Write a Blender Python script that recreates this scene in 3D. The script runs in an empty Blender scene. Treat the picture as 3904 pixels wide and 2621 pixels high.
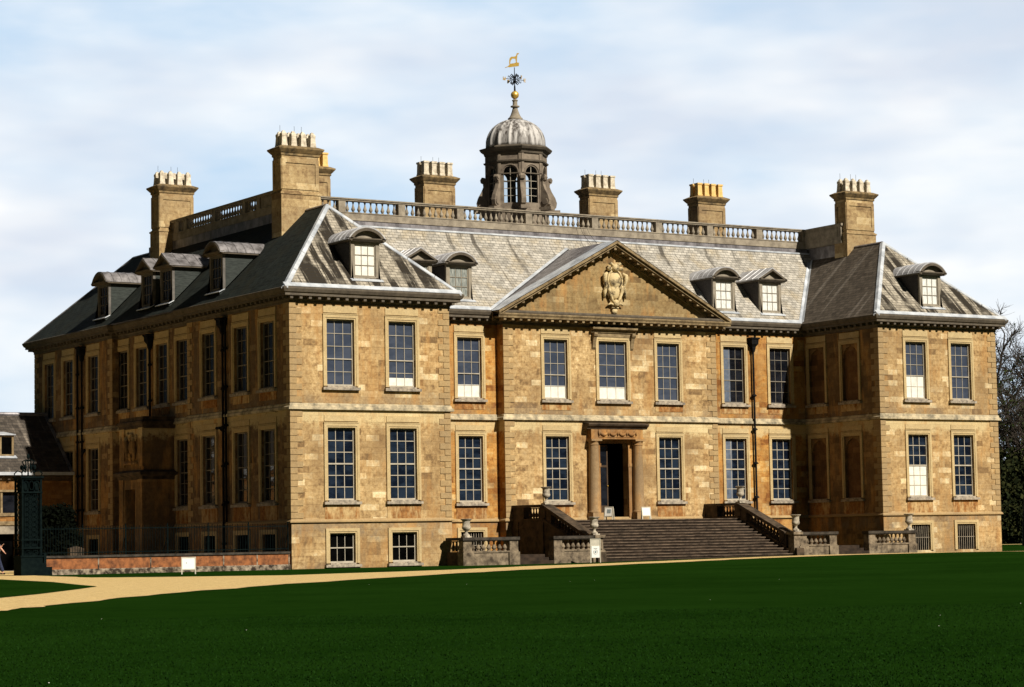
import bpy, bmesh, math, random
from mathutils import Vector, Matrix
random.seed(7)
R = math.radians
sc = bpy.context.scene
COL = sc.collection

# ------------------------------------------------------------------ camera
cam_d = bpy.data.cameras.new('camera'); cam = bpy.data.objects.new('camera', cam_d); COL.objects.link(cam)
sc.camera = cam
YAW, PITCH, ROLL = 0.5631, 0.0827, -0.0177
cam_d.sensor_width = 36.0; cam_d.lens = 9103.34 / 3904 * 36.0
cam_d.clip_start = 0.5; cam_d.clip_end = 3000
fw = Vector((math.sin(YAW) * math.cos(PITCH), math.cos(YAW) * math.cos(PITCH), math.sin(PITCH)))
rt0 = Vector((math.cos(YAW), -math.sin(YAW), 0)); up0 = rt0.cross(fw)
rt = math.cos(ROLL) * rt0 + math.sin(ROLL) * up0
up = -math.sin(ROLL) * rt0 + math.cos(ROLL) * up0
m = Matrix((rt, up, -fw)).transposed().to_4x4(); m.translation = Vector((-50.738, -99.896, 1.117))
cam.matrix_world = m

# ------------------------------------------------------------------ sun, sky, exposure
SUN_EL, SUN_AZ = R(38.5), R(10)           # azimuth measured from due south (-y) towards +x
sdir = Vector((math.sin(SUN_AZ) * math.cos(SUN_EL), -math.cos(SUN_AZ) * math.cos(SUN_EL), math.sin(SUN_EL)))
sl = bpy.data.lights.new('sun', 'SUN'); sl.energy = 5.0; sl.angle = R(0.8); sl.color = (1.0, 0.91, 0.76)
so = bpy.data.objects.new('sun', sl); COL.objects.link(so)
so.rotation_euler = (-sdir).to_track_quat('-Z', 'Y').to_euler(); so.location = (0, -60, 80)
sc.view_settings.view_transform = 'Standard'; sc.view_settings.look = 'None'
sc.view_settings.exposure = 0.36; sc.view_settings.gamma = 1.0


class NT:
    """small node-tree helper"""
    def __init__(s, nt):
        s.nt = nt; nt.nodes.clear()
    def n(s, t, **kw):
        nd = s.nt.nodes.new(t)
        for k, v in kw.items():
            if k.startswith('i_'):
                key = k[2:]; key = int(key) if key.isdigit() else key.replace('_', ' ')
                nd.inputs[key].default_value = v
            else: setattr(nd, k, v)
        return nd
    def l(s, a, b): s.nt.links.new(a, b)
    def math(s, op, a, b=None, c=None, clamp=False):
        nd = s.n('ShaderNodeMath', operation=op, use_clamp=clamp)
        for i, x in enumerate((a, b, c)):
            if x is None: continue
            if isinstance(x, (int, float)): nd.inputs[i].default_value = x
            else: s.l(x, nd.inputs[i])
        return nd.outputs[0]
    def mix(s, f, a, b, bt='MIX'):
        nd = s.n('ShaderNodeMix', data_type='RGBA', blend_type=bt)
        for sk, x in ((nd.inputs[0], f), (nd.inputs[6], a), (nd.inputs[7], b)):
            if isinstance(x, (int, float)): sk.default_value = x
            elif isinstance(x, tuple): sk.default_value = x if len(x) == 4 else (*x, 1)
            else: s.l(x, sk)
        return nd.outputs[2]
    def noise(s, vec, scale, detail=4, rough=.55):
        nd = s.n('ShaderNodeTexNoise', i_Scale=scale, i_Detail=detail, i_Roughness=rough)
        s.l(vec, nd.inputs['Vector']); return nd.outputs['Fac']
    def ramp(s, f, stops):
        nd = s.n('ShaderNodeValToRGB'); cr = nd.color_ramp
        while len(cr.elements) > 1: cr.elements.remove(cr.elements[-1])
        for i, (p, c) in enumerate(stops):
            e = cr.elements[0] if i == 0 else cr.elements.new(p)
            e.position = p; e.color = (*c, 1) if len(c) == 3 else c
        s.l(f, nd.inputs[0]); return nd.outputs[0]
    def mapping(s, vec, scale=(1, 1, 1), loc=(0, 0, 0)):
        nd = s.n('ShaderNodeMapping'); nd.inputs['Scale'].default_value = scale; nd.inputs['Location'].default_value = loc
        s.l(vec, nd.inputs[0]); return nd.outputs[0]


world = bpy.data.worlds.new('World'); sc.world = world; world.use_nodes = True
w = NT(world.node_tree)
sky = w.n('ShaderNodeTexSky', sky_type='NISHITA', sun_disc=False, sun_elevation=SUN_EL, sun_rotation=math.pi - SUN_AZ,
          air_density=1.0, dust_density=1.5, ozone_density=2.0)
geo = w.n('ShaderNodeTexCoord').outputs['Generated']
n1 = w.noise(w.mapping(geo, (3.0, 3.0, 8.0), (2.3, .7, .35)), 1.5, 5, .5)
n2 = w.noise(w.mapping(geo, (6, 6, 20), (1.1, 3.7, 0)), 1.3, 5, .55)
cl = w.math('ADD', w.math('MULTIPLY', n1, .8), w.math('MULTIPLY', n2, .2))
mask = w.ramp(cl, [(0.42, (.05,) * 3), (0.52, (.6,) * 3), (0.62, (1, 1, 1))])
shade = w.ramp(w.noise(w.mapping(geo, (3.4, 3.4, 11), (9, 2, 5)), 1.2, 4), [(0.41, (.57, .62, .70)), (0.55, (.79, .80, .805))])
skyb = w.mix(1.0, sky.outputs[0], (.105, .105, .105), 'MULTIPLY')
skyb = w.mix(0.85, skyb, (.40, .56, .73))
colr = w.mix(mask, skyb, shade)
# sky dimmed outside the northern view on purpose, to deepen the shade
sep = w.n('ShaderNodeSeparateXYZ'); w.l(geo, sep.inputs[0])
dn = w.math('ADD', w.math('MULTIPLY', sep.outputs[0], .47), w.math('MULTIPLY', sep.outputs[1], .88))
bright = w.n('ShaderNodeMapRange', i_1=.72, i_2=.96, i_3=.05, i_4=1.0); bright.interpolation_type = 'SMOOTHSTEP'
w.l(dn, bright.inputs[0])
colr = w.mix(1.0, colr, bright.outputs[0], 'MULTIPLY')
bg = w.n('ShaderNodeBackground'); bg.inputs[1].default_value = 1.0; w.l(colr, bg.inputs[0])
wo = w.n('ShaderNodeOutputWorld'); w.l(bg.outputs[0], wo.inputs[0])

# ------------------------------------------------------------------ materials
def newmat(name):
    mt = bpy.data.materials.new(name); mt.use_nodes = True
    t = NT(mt.node_tree); bs = t.n('ShaderNodeBsdfPrincipled'); o = t.n('ShaderNodeOutputMaterial')
    t.l(bs.outputs[0], o.inputs[0]); return mt, t, bs

def posn(t): return t.n('ShaderNodeNewGeometry').outputs['Position']

def setc(t, bs, col, rough=.8, bump=None, dist=.01, strength=.5, spec=.3):
    if isinstance(col, tuple): bs.inputs['Base Color'].default_value = (*col, 1)
    else: t.l(col, bs.inputs['Base Color'])
    bs.inputs['Roughness'].default_value = rough
    bs.inputs['Specular IOR Level'].default_value = spec
    if bump is not None:
        b = t.n('ShaderNodeBump', i_Strength=strength, i_Distance=dist); t.l(bump, b.inputs['Height']); t.l(b.outputs[0], bs.inputs['Normal'])

def stone(name, tints, dirt=(.235, .175, .11), bw=.72, bh=.30, dirtamt=.55, orange=.0, bricks=True, dlo=.46, dhi=.66):
    mt, t, bs = newmat(name)
    p = posn(t); sx = t.n('ShaderNodeSeparateXYZ'); t.l(p, sx.inputs[0])
    u = t.math('ADD', sx.outputs[0], sx.outputs[1])
    cb = t.n('ShaderNodeCombineXYZ'); t.l(u, cb.inputs[0]); t.l(sx.outputs[2], cb.inputs[1])
    big = t.noise(p, .45, 5, .6)
    med = t.noise(p, 2.6, 7, .7)
    fine = t.noise(p, 13, 6, .75)
    if bricks:
        br = t.n('ShaderNodeTexBrick', i_Scale=1.0, i_Mortar_Size=.005, i_Mortar_Smooth=.4, i_Bias=0.0, i_Brick_Width=bw, i_Row_Height=bh)
        br.inputs['Color1'].default_value = (0, 0, 0, 1); br.inputs['Color2'].default_value = (1, 1, 1, 1); br.inputs['Mortar'].default_value = (.5, .5, .5, 1)
        br.offset = .43; br.offset_frequency = 2; br.squash = 1.3; br.squash_frequency = 3
        t.l(cb.outputs[0], br.inputs['Vector'])
        bwn = t.n('ShaderNodeRGBToBW'); t.l(br.outputs[0], bwn.inputs[0])
        odd = t.ramp(bwn.outputs[0], [(0, (0, 0, 0)), (.10, (.34,) * 3), (.16, (.46,) * 3), (.80, (.54,) * 3), (.88, (.72,) * 3), (.92, (1, 1, 1))])
        mid = t.noise(p, 5.5, 4, .6)
        f = t.math('ADD', t.math('MULTIPLY', odd, .52), t.math('MULTIPLY', t.math('SUBTRACT', t.math('ADD', t.math('MULTIPLY', med, .62), t.math('MULTIPLY', mid, .38)), .5), 1.75))
        f = t.math('ADD', f, .24)
    else: f = t.math('ADD', t.math('MULTIPLY', med, .8), .12)
    k = len(tints) - 1
    base = t.ramp(f, [(.24 + .56 * i / k, c) for i, c in enumerate(tints)])
    dm = t.ramp(t.math('ADD', t.math('MULTIPLY', big, .6), t.math('MULTIPLY', med, .4)), [(dlo, (0, 0, 0)), (dhi, (dirtamt,) * 3)])
    c = t.mix(dm, base, dirt)
    if bricks and bh == .30:
        # washed pale courses below the string, grey lichen bands above it and on the plinth (ragged edges)
        zz = t.math('ADD', sx.outputs[2], t.math('MULTIPLY', t.math('SUBTRACT', med, .5), 1.6))
        pale = t.ramp(t.math('DIVIDE', zz, 14.0), [(6.70 / 14, (0, 0, 0)), (7.0 / 14, (.7,) * 3), (7.55 / 14, (.7,) * 3), (7.6 / 14, (0, 0, 0))])
        c = t.mix(pale, c, (.72, .59, .33))
        grey = t.ramp(t.math('DIVIDE', zz, 14.0), [(0, (.45,) * 3), (.03, (.10,) * 3), (1.3 / 14, (.0,) * 3), (1.75 / 14, (.62,) * 3), (2.15 / 14, (.55,) * 3), (2.3 / 14, (0, 0, 0)), (7.7 / 14, (0, 0, 0)), (7.75 / 14, (.6,) * 3), (8.15 / 14, (.35,) * 3), (8.5 / 14, (0, 0, 0))])
        c = t.mix(t.math('MULTIPLY', grey, t.ramp(t.noise(p, 1.3, 5, .6), [(.4, (.15,) * 3), (.58, (1,) * 3)])), c, (.20, .165, .125))
    # rust-brown run-off streaks
    st = t.noise(t.mapping(p, (1.5, 1.5, .35), (3, 1, 7)), 1.4, 4, .6)
    om = t.ramp(t.math('ADD', t.math('MULTIPLY', st, .6), t.math('MULTIPLY', t.noise(p, .28, 3, .5), .4)), [(.50, (0, 0, 0)), (.62, (orange,) * 3)])
    c = t.mix(om, c, t.ramp(med, [(.3, (.36, .16, .05)), (.7, (.62, .37, .13))]))
    c = t.mix(t.math('MULTIPLY', t.math('SUBTRACT', fine, .36), 3.0, clamp=True), t.mix(.34, c, (.07, .045, .025)), c)
    if bricks:
        c = t.mix(t.math('MULTIPLY', br.outputs['Fac'], .5), c, (.12, .075, .035))
        hgt = t.math('SUBTRACT', t.math('MULTIPLY', fine, .5), t.math('MULTIPLY', br.outputs['Fac'], .6))
    else: hgt = fine
    setc(t, bs, c, .9, hgt, .015, .55, .15)
    return mt

def plain(name, c1, c2, scale=4, rough=.7, metal=0, spec=.3, bump=.3, dist=.006, map_=(1, 1, 1), lo=.35, hi=.65, detail=5):
    mt, t, bs = newmat(name); p = t.mapping(posn(t), map_)
    n = t.noise(p, scale, detail, .65)
    setc(t, bs, t.ramp(n, [(lo, c1), (hi, c2)]), rough, t.noise(p, scale * 6, 4, .6), dist, bump, spec)
    bs.inputs['Metallic'].default_value = metal
    return mt

def slate(name, c1, c2, streak, amt, axis, lichen=None, lo=.45, hi=.6):
    mt, t, bs = newmat(name); p = posn(t); sx = t.n('ShaderNodeSeparateXYZ'); t.l(p, sx.inputs[0])
    u = sx.outputs[0 if axis == 'x' else 1]
    cb = t.n('ShaderNodeCombineXYZ'); t.l(u, cb.inputs[0]); t.l(sx.outputs[2], cb.inputs[1])
    br = t.n('ShaderNodeTexBrick', i_Scale=1.0, i_Mortar_Size=.012, i_Mortar_Smooth=.2, i_Bias=0.0, i_Brick_Width=.34, i_Row_Height=.155)
    br.inputs['Color1'].default_value = (0, 0, 0, 1); br.inputs['Color2'].default_value = (1, 1, 1, 1); br.inputs['Mortar'].default_value = (.3, .3, .3, 1)
    t.l(cb.outputs[0], br.inputs['Vector'])
    bwn = t.n('ShaderNodeRGBToBW'); t.l(br.outputs[0], bwn.inputs[0])
    med = t.noise(p, 1.6, 6, .7)
    f = t.math('ADD', t.math('MULTIPLY', bwn.outputs[0], .26), t.math('MULTIPLY', t.noise(p, 4, 6, .7), .8))
    c = t.ramp(f, [(.28, c1), (.72, c2)])
    if lichen: c = t.mix(t.ramp(t.noise(p, .8, 5, .6), [(.48, (0, 0, 0)), (.66, (.6,) * 3)]), c, lichen)
    ms = (1.6, .10, .10) if axis == 'x' else (.10, 1.6, .10)
    sn = t.noise(t.mapping(p, ms, (5.3, 0, 0)), 1.15, 5, .65)
    fade = t.noise(p, .9, 4, .6)
    sm = t.math('MULTIPLY', t.ramp(sn, [(lo, (0, 0, 0)), (hi, (amt,) * 3)]), t.ramp(fade, [(.3, (.35,) * 3), (.5, (1,) * 3)]))
    c = t.mix(sm, c, streak)
    c = t.mix(t.math('MULTIPLY', br.outputs['Fac'], .75), c, (.03, .03, .03))
    hgt = t.math('ADD', t.math('MULTIPLY', bwn.outputs[0], .4), t.math('MULTIPLY', br.outputs['Fac'], -1.0))
    setc(t, bs, c, .85, hgt, .02, .5, .12)
    return mt

M = {}
HONEY = [(.20, .125, .06), (.37, .24, .11), (.57, .395, .19), (.74, .545, .29), (.90, .76, .48)]
M['stone'] = stone('honey_stone', HONEY, orange=.55, dirt=(.24, .15, .072), dirtamt=.75, dlo=.45, dhi=.60)
M['stone_w'] = stone('shaded_weathered_stone', [(.12, .075, .035), (.22, .135, .06), (.32, .195, .085), (.42, .27, .12)], orange=.9, dirtamt=.8, dirt=(.085, .062, .04), dlo=.42, dhi=.60)  # west-facing shade put into the colour, together with dark dirt
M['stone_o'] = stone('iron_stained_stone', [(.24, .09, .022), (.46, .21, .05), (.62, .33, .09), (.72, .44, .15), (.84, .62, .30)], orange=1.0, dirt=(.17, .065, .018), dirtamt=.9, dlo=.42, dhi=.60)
M['stone_t'] = stone('tympanum_stone', [(.17, .11, .05), (.28, .19, .085), (.38, .27, .125), (.47, .345, .17), (.6, .48, .27)], dirt=(.12, .085, .045), orange=.7, dirtamt=.7, bh=.32)
M['stone_v'] = stone('west_shade_stone', [(.085, .055, .032), (.17, .105, .055), (.27, .17, .082), (.44, .30, .155)], orange=.85, dirtamt=.7, dirt=(.13, .10, .07), dlo=.44, dhi=.62)  # honey stone darkened: shade of the west front is in the colour
M['niche'] = stone('niche_stone', [(.09, .045, .02), (.17, .085, .036), (.26, .14, .06)], dirt=(.06, .04, .026), orange=.3)  # darker niche backs, recess shade painted into the stone
M['quoin'] = stone('quoin_stone', [(.28, .19, .10), (.44, .31, .155), (.58, .43, .22)], dirt=(.2, .16, .12), bricks=False)
M['trim'] = stone('dressed_stone', [(.40, .30, .16), (.60, .465, .25), (.76, .62, .36)], bricks=False, dirtamt=.35)
def mat_apron():
    mt, t, bs = newmat('rust_stained_stone'); p = posn(t)
    st = t.noise(t.mapping(p, (1, 1, .28)), 4.5, 5, .65); big = t.noise(p, .55, 3, .5); med = t.noise(p, 5, 6, .7)
    base = t.ramp(med, [(.3, (.34, .22, .10)), (.7, (.58, .43, .22))])
    rust = t.ramp(med, [(.3, (.11, .040, .014)), (.7, (.40, .19, .06))])
    m_ = t.ramp(t.math('ADD', t.math('MULTIPLY', st, .6), t.math('MULTIPLY', big, .45)), [(.44, (0, 0, 0)), (.56, (.95,) * 3)])
    setc(t, bs, t.mix(m_, base, rust), .9, med, .01, .4, .1); return mt
M['apron'] = mat_apron()
M['sill'] = plain('sill_stone', (.16, .14, .12), (.44, .38, .30), 5, .9)
M['arms'] = plain('carved_cream_stone', (.07, .05, .03), (.60, .48, .27), 2.6, .85, bump=.8, dist=.03, lo=.36, hi=.52)
M['string'] = plain('weathered_string', (.17, .15, .11), (.58, .49, .33), 2.2, .9)
M['grey'] = plain('painted_cornice', (.070, .058, .045), (.125, .105, .08), 3, .8)
M['rake'] = plain('sooty_cornice_stone', (.12, .085, .045), (.30, .225, .125), 3, .85)
M['balus'] = plain('grey_stone', (.17, .145, .115), (.32, .28, .22), 2.5, .85)
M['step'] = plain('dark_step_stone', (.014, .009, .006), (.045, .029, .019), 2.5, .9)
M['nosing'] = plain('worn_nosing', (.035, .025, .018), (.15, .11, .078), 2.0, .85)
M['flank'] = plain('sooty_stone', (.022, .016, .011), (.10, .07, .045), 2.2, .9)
M['terrace'] = plain('terrace_stone', (.045, .034, .024), (.27, .215, .15), 2.8, .9, detail=8)
M['gritty'] = plain('gritty_stone', (.05, .04, .03), (.2, .16, .12), 4, .85)
M['coping'] = plain('black_coping', (.018, .015, .012), (.06, .05, .04), 4, .85)
M['urn'] = plain('urn_stone', (.14, .12, .10), (.52, .47, .38), 4, .8)
M['lead'] = plain('sheet_lead', (.30, .33, .38), (.58, .62, .68), 1.5, .45, 0, .5)
M['leadd'] = plain('aged_lead', (.08, .075, .085), (.24, .23, .25), 2.5, .42, .25, .5, map_=(1, 1, .6))
M['dome'] = plain('dome_lead', (.07, .06, .055), (.50, .49, .49), 2.2, .6, 0, .4, map_=(1.6, 1.6, .22), lo=.40, hi=.58)
M['frame'] = plain('window_paint', (.34, .31, .25), (.46, .42, .35), 3, .6)
M['frame_w'] = plain('shaded_window_paint', (.15, .135, .11), (.24, .215, .18), 3, .7)  # darker copy of the window paint, shade of the west side included
M['white'] = plain('white_blind', (.62, .62, .58), (.78, .78, .73), 3, .8)
M['curtain'] = plain('net_curtain', (.45, .47, .46), (.85, .86, .84), 3, .9, map_=(7, 7, 1))
M['glass_u'] = None
def glass(name, c1, c2, rough=.06):
    mt, t, bs = newmat(name); p = t.mapping(posn(t), (1, 1, 2.2))
    isl = t.n('ShaderNodeNewGeometry').outputs['Random Per Island']
    n = t.math('ADD', t.math('MULTIPLY', t.noise(p, 1.3, 4, .6), .8), t.math('MULTIPLY', isl, .2))  # tones stand in for reflected sky and clouds, painted into the base colour
    setc(t, bs, t.ramp(n, [(.40, c1), (.60, c2)]), rough, t.noise(p, 2.0, 2, .5), .01, .25, .7); return mt
M['glass_u'] = glass('upper_glass', (.038, .050, .080), (.058, .072, .108))
M['glass_g'] = glass('ground_glass', (.003, .006, .014), (.014, .024, .044))
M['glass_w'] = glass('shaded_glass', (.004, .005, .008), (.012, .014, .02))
M['drape'] = plain('lined_curtain', (.07, .09, .13), (.13, .16, .22), 3, .9)
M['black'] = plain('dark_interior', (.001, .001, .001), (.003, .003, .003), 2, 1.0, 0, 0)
M['iron'] = plain('black_iron', (.004, .004, .005), (.012, .012, .013), 6, .8, 0, .1)
M['green'] = plain('dark_green_iron', (.002, .005, .006), (.005, .010, .010), 5, .95, 0, .05)
M['gold'] = plain('gilding', (.78, .48, .08), (.95, .66, .18), 6, .35, .6, .5)
M['pot_y'] = plain('buff_pot', (.62, .40, .13), (.80, .56, .24), 5, .8)
M['pot_w'] = plain('pale_pot', (.36, .31, .24), (.72, .66, .54), 5, .8)
M['wood'] = plain('dark_wood', (.03, .018, .01), (.07, .04, .02), 5, .6, map_=(4, 4, .6))
M['signw'] = plain('white_board', (.80, .80, .78), (.86, .86, .84), 2, .5, bump=.05)
M['signf'] = plain('sign_frame', (.42, .40, .33), (.55, .52, .44), 4, .5)
M['print'] = plain('grey_print', (.18, .24, .26), (.30, .34, .36), 30, .6)
M['brickwall'] = plain('red_plaster', (.085, .034, .017), (.33, .125, .045), 3.2, .9, detail=10, lo=.34, hi=.62)
M['walldirt'] = plain('mossy_base', (.03, .022, .016), (.40, .33, .25), 4, .95, detail=9, lo=.42, hi=.66)
M['skin'] = plain('skin', (.50, .27, .19), (.58, .33, .24), 8, .6)
M['denim'] = plain('navy_trousers', (.012, .018, .045), (.025, .034, .075), 9, .9)
M['blouse'] = plain('patterned_top', (.03, .035, .05), (.45, .45, .46), 14, .8, lo=.48, hi=.52)
M['hair'] = plain('brown_hair', (.03, .018, .01), (.06, .035, .02), 20, .6)
M['bark'] = plain('bark', (.035, .028, .024), (.085, .07, .058), 6, .95, map_=(1, 1, .3), bump=.8, dist=.03)
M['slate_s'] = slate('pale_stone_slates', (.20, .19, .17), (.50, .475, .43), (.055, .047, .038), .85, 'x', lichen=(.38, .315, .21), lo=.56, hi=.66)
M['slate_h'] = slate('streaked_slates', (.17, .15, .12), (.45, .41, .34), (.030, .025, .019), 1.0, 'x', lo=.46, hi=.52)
M['slate_w'] = slate('shaded_mossy_slates', (.006, .0085, .008), (.022, .029, .026), (.06, .07, .065), .35, 'y', lichen=(.022, .022, .014), lo=.60, hi=.72)  # west slope: shade put into the slate colour, over a mossy green tint
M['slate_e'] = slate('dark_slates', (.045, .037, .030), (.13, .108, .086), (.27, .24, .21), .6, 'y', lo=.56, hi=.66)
M['slate_o'] = slate('outhouse_slates', (.028, .024, .021), (.10, .085, .072), (.36, .31, .26), .5, 'x', lo=.58, hi=.68)
M['ochre'] = stone('ochre_stone', [(.13, .055, .015), (.24, .11, .03), (.38, .19, .06)], orange=.5, bw=.5, bh=.22)

def mat_leaf(name, c1, c2, c3):
    mt, t, bs = newmat(name)
    oi = t.noise(posn(t), 1.3, 4, .7)
    isl = t.n('ShaderNodeNewGeometry').outputs['Random Per Island']
    f = t.math('ADD', t.math('MULTIPLY', oi, .6), t.math('MULTIPLY', isl, .4))
    setc(t, bs, t.ramp(f, [(.3, c1), (.5, c2), (.72, c3)]), .9, spec=.05); return mt
M['leaf_d'] = mat_leaf('hedge_leaf', (.006, .009, .004), (.014, .019, .007), (.034, .036, .012))
M['leaf_l'] = mat_leaf('spring_leaf', (.012, .028, .006), (.03, .055, .010), (.06, .09, .018))
M['leaf_k'] = mat_leaf('evergreen_leaf', (.001, .002, .001), (.002, .003, .0015), (.004, .006, .003))

def mat_grass():
    mt, t, bs = newmat('mown_grass'); p = posn(t)
    big = t.noise(p, .16, 6, .6); med = t.noise(t.mapping(p, (1, 1.4, 1)), 1.2, 7, .75); fin = t.noise(p, 22, 4, .75)
    c = t.ramp(t.math('ADD', t.math('MULTIPLY', med, .5), t.math('MULTIPLY', fin, .5)), [(.3, (.003, .014, .0015)), (.5, (.0068, .026, .0025)), (.7, (.017, .048, .005))])
    c = t.mix(t.ramp(big, [(.36, (0, 0, 0)), (.62, (.8,) * 3)]), c, (.011, .037, .004))
    setc(t, bs, c, 1.0, fin, .03, 1.0, .0); return mt
M['grass'] = mat_grass()
def mat_gravel():
    mt, t, bs = newmat('gravel'); p = posn(t)
    vo = t.n('ShaderNodeTexVoronoi', i_Scale=26.0); t.l(p, vo.inputs['Vector'])
    bwn = t.n('ShaderNodeRGBToBW'); t.l(vo.outputs['Color'], bwn.inputs[0])
    f = t.math('ADD', t.math('MULTIPLY', bwn.outputs[0], .35), t.math('MULTIPLY', t.noise(p, 3, 7, .75), .65))
    c = t.ramp(f, [(.25, (.36, .24, .115)), (.5, (.60, .435, .19)), (.72, (.76, .59, .30))])
    setc(t, bs, c, .95, vo.outputs['Distance'], .02, .7, .1); return mt
M['gravel'] = mat_gravel()
def mat_clear():
    mt = bpy.data.materials.new('clear_glass'); mt.use_nodes = True; t = NT(mt.node_tree)
    a = t.n('ShaderNodeBsdfTransparent'); a.inputs[0].default_value = (.86, .9, .92, 1)
    b = t.n('ShaderNodeBsdfGlossy', i_Roughness=.03); fr = t.n('ShaderNodeFresnel', i_IOR=1.35)
    mx = t.n('ShaderNodeMixShader'); t.l(fr.outputs[0], mx.inputs[0]); t.l(a.outputs[0], mx.inputs[1]); t.l(b.outputs[0], mx.inputs[2])
    o = t.n('ShaderNodeOutputMaterial'); t.l(mx.outputs[0], o.inputs[0]); return mt
M['clear'] = mat_clear()
M['cup'] = plain('cupola_paint', (.13, .105, .085), (.24, .20, .155), 2.5, .8)
M['door_stone'] = stone('door_stone', [(.16, .075, .025), (.28, .14, .05), (.42, .25, .11)], bricks=False, orange=.9)
M['col_stone'] = stone('column_stone', [(.20, .13, .07), (.34, .235, .13), (.46, .33, .19)], bricks=False, orange=.6)
M['curtain_g'] = plain('grey_curtain', (.10, .12, .12), (.36, .38, .36), 3, .9, map_=(7, 7, 1))

# ------------------------------------------------------------------ mesh helpers
class MB:
    def __init__(s): s.v = []; s.f = []; s.mi = []; s.cur = 0
    def face(s, pts):
        i = len(s.v); s.v += [tuple(p) for p in pts]; s.f.append(tuple(range(i, i + len(pts)))); s.mi.append(s.cur)
    def box(s, a, b):
        x0, y0, z0 = a; x1, y1, z1 = b
        s.hexa([(x0, y0, z0), (x1, y0, z0), (x1, y1, z0), (x0, y1, z0), (x0, y0, z1), (x1, y0, z1), (x1, y1, z1), (x0, y1, z1)])
    def hexa(s, c):
        i = len(s.v); s.v += [tuple(p) for p in c]
        for f in ((0, 3, 2, 1), (4, 5, 6, 7), (0, 1, 5, 4), (1, 2, 6, 5), (2, 3, 7, 6), (3, 0, 4, 7)):
            s.f.append(tuple(i + k for k in f)); s.mi.append(s.cur)
    def cbox(s, c, d): s.box((c[0] - d[0] / 2, c[1] - d[1] / 2, c[2] - d[2] / 2), (c[0] + d[0] / 2, c[1] + d[1] / 2, c[2] + d[2] / 2))
    def lathe(s, prof, n=12, c=(0, 0), rot=0, close=True, rf=None):
        i = len(s.v)
        for r, z in prof:
            for k in range(n):
                a = rot + 2 * math.pi * k / n; rr = r * (rf(a, z) if rf else 1)
                s.v.append((c[0] + rr * math.cos(a), c[1] + rr * math.sin(a), z))
        for j in range(len(prof) - 1):
            for k in range(n):
                k2 = (k + 1) % n
                s.f.append((i + j * n + k, i + j * n + k2, i + (j + 1) * n + k2, i + (j + 1) * n + k)); s.mi.append(s.cur)
        if close:
            s.f.append(tuple(i + k for k in reversed(range(n)))); s.mi.append(s.cur)
            s.f.append(tuple(i + (len(prof) - 1) * n + k for k in range(n))); s.mi.append(s.cur)
    def tube(s, pts, rad, n=8):
        pts = [Vector(p) for p in pts]; rs = rad if isinstance(rad, (list, tuple)) else [rad] * len(pts)
        i = len(s.v)
        for j, p in enumerate(pts):
            d = (pts[min(j + 1, len(pts) - 1)] - pts[max(j - 1, 0)]).normalized()
            a = d.orthogonal().normalized() if j == 0 else (pa - d * pa.dot(d)).normalized()
            pa = a; b = d.cross(a)
            for k in range(n):
                t = 2 * math.pi * k / n; s.v.append(tuple(p + rs[j] * (math.cos(t) * a + math.sin(t) * b)))
        for j in range(len(pts) - 1):
            for k in range(n):
                k2 = (k + 1) % n; s.f.append((i + j * n + k, i + j * n + k2, i + (j + 1) * n + k2, i + (j + 1) * n + k)); s.mi.append(s.cur)
        s.f.append(tuple(i + k for k in reversed(range(n)))); s.mi.append(s.cur)
        s.f.append(tuple(i + (len(pts) - 1) * n + k for k in range(n))); s.mi.append(s.cur)
    def ball(s, c, r, n=10, m_=7):
        rx, ry, rz = r if isinstance(r, tuple) else (r, r, r)
        prof = [(math.sin(math.pi * j / m_), -math.cos(math.pi * j / m_)) for j in range(m_ + 1)]
        i = len(s.v)
        for q, z in prof:
            for k in range(n):
                a = 2 * math.pi * k / n; s.v.append((c[0] + rx * max(q, .001) * math.cos(a), c[1] + ry * max(q, .001) * math.sin(a), c[2] + rz * z))
        for j in range(m_):
            for k in range(n):
                k2 = (k + 1) % n; s.f.append((i + j * n + k, i + j * n + k2, i + (j + 1) * n + k2, i + (j + 1) * n + k)); s.mi.append(s.cur)
    def prism(s, poly, axis, a, b):
        """poly of 2-D points, extruded along axis between a and b"""
        def P(p, q):
            return {'x': (q, p[0], p[1]), 'y': (p[0], q, p[1]), 'z': (p[0], p[1], q)}[axis]
        i = len(s.v); n = len(poly)
        s.v += [P(p, a) for p in poly] + [P(p, b) for p in poly]
        s.f.append(tuple(i + k for k in range(n))); s.f.append(tuple(i + n + k for k in reversed(range(n)))); s.mi += [s.cur] * 2
        for k in range(n):
            k2 = (k + 1) % n; s.f.append((i + k, i + k2, i + n + k2, i + n + k)); s.mi.append(s.cur)
    def sweep(s, path, prof, closed=True):
        """profile of (outward offset, z) carried along a plan polyline (outward = right-hand side)"""
        n = len(path); P = [Vector(p) for p in path]; rows = []
        for k in range(n):
            if closed or 0 < k < n - 1:
                d1 = (P[k] - P[k - 1]).normalized(); d2 = (P[(k + 1) % n] - P[k]).normalized()
            elif k == 0: d1 = d2 = (P[1] - P[0]).normalized()
            else: d1 = d2 = (P[k] - P[k - 1]).normalized()
            n1 = Vector((d1.y, -d1.x)); n2 = Vector((d2.y, -d2.x)); mn = n1 + n2
            mn = mn / (1 + n1.dot(n2))
            i = len(s.v); s.v += [(P[k].x + o * mn.x, P[k].y + o * mn.y, z) for o, z in prof]; rows.append(i)
        m_ = len(prof)
        for k in range(n if closed else n - 1):
            a, b = rows[k], rows[(k + 1) % n]
            for j in range(m_ - 1): s.f.append((a + j, b + j, b + j + 1, a + j + 1)); s.mi.append(s.cur)
        if not closed:
            s.f.append(tuple(rows[0] + j for j in range(m_))); s.f.append(tuple(rows[-1] + j for j in reversed(range(m_)))); s.mi += [s.cur] * 2
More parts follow.
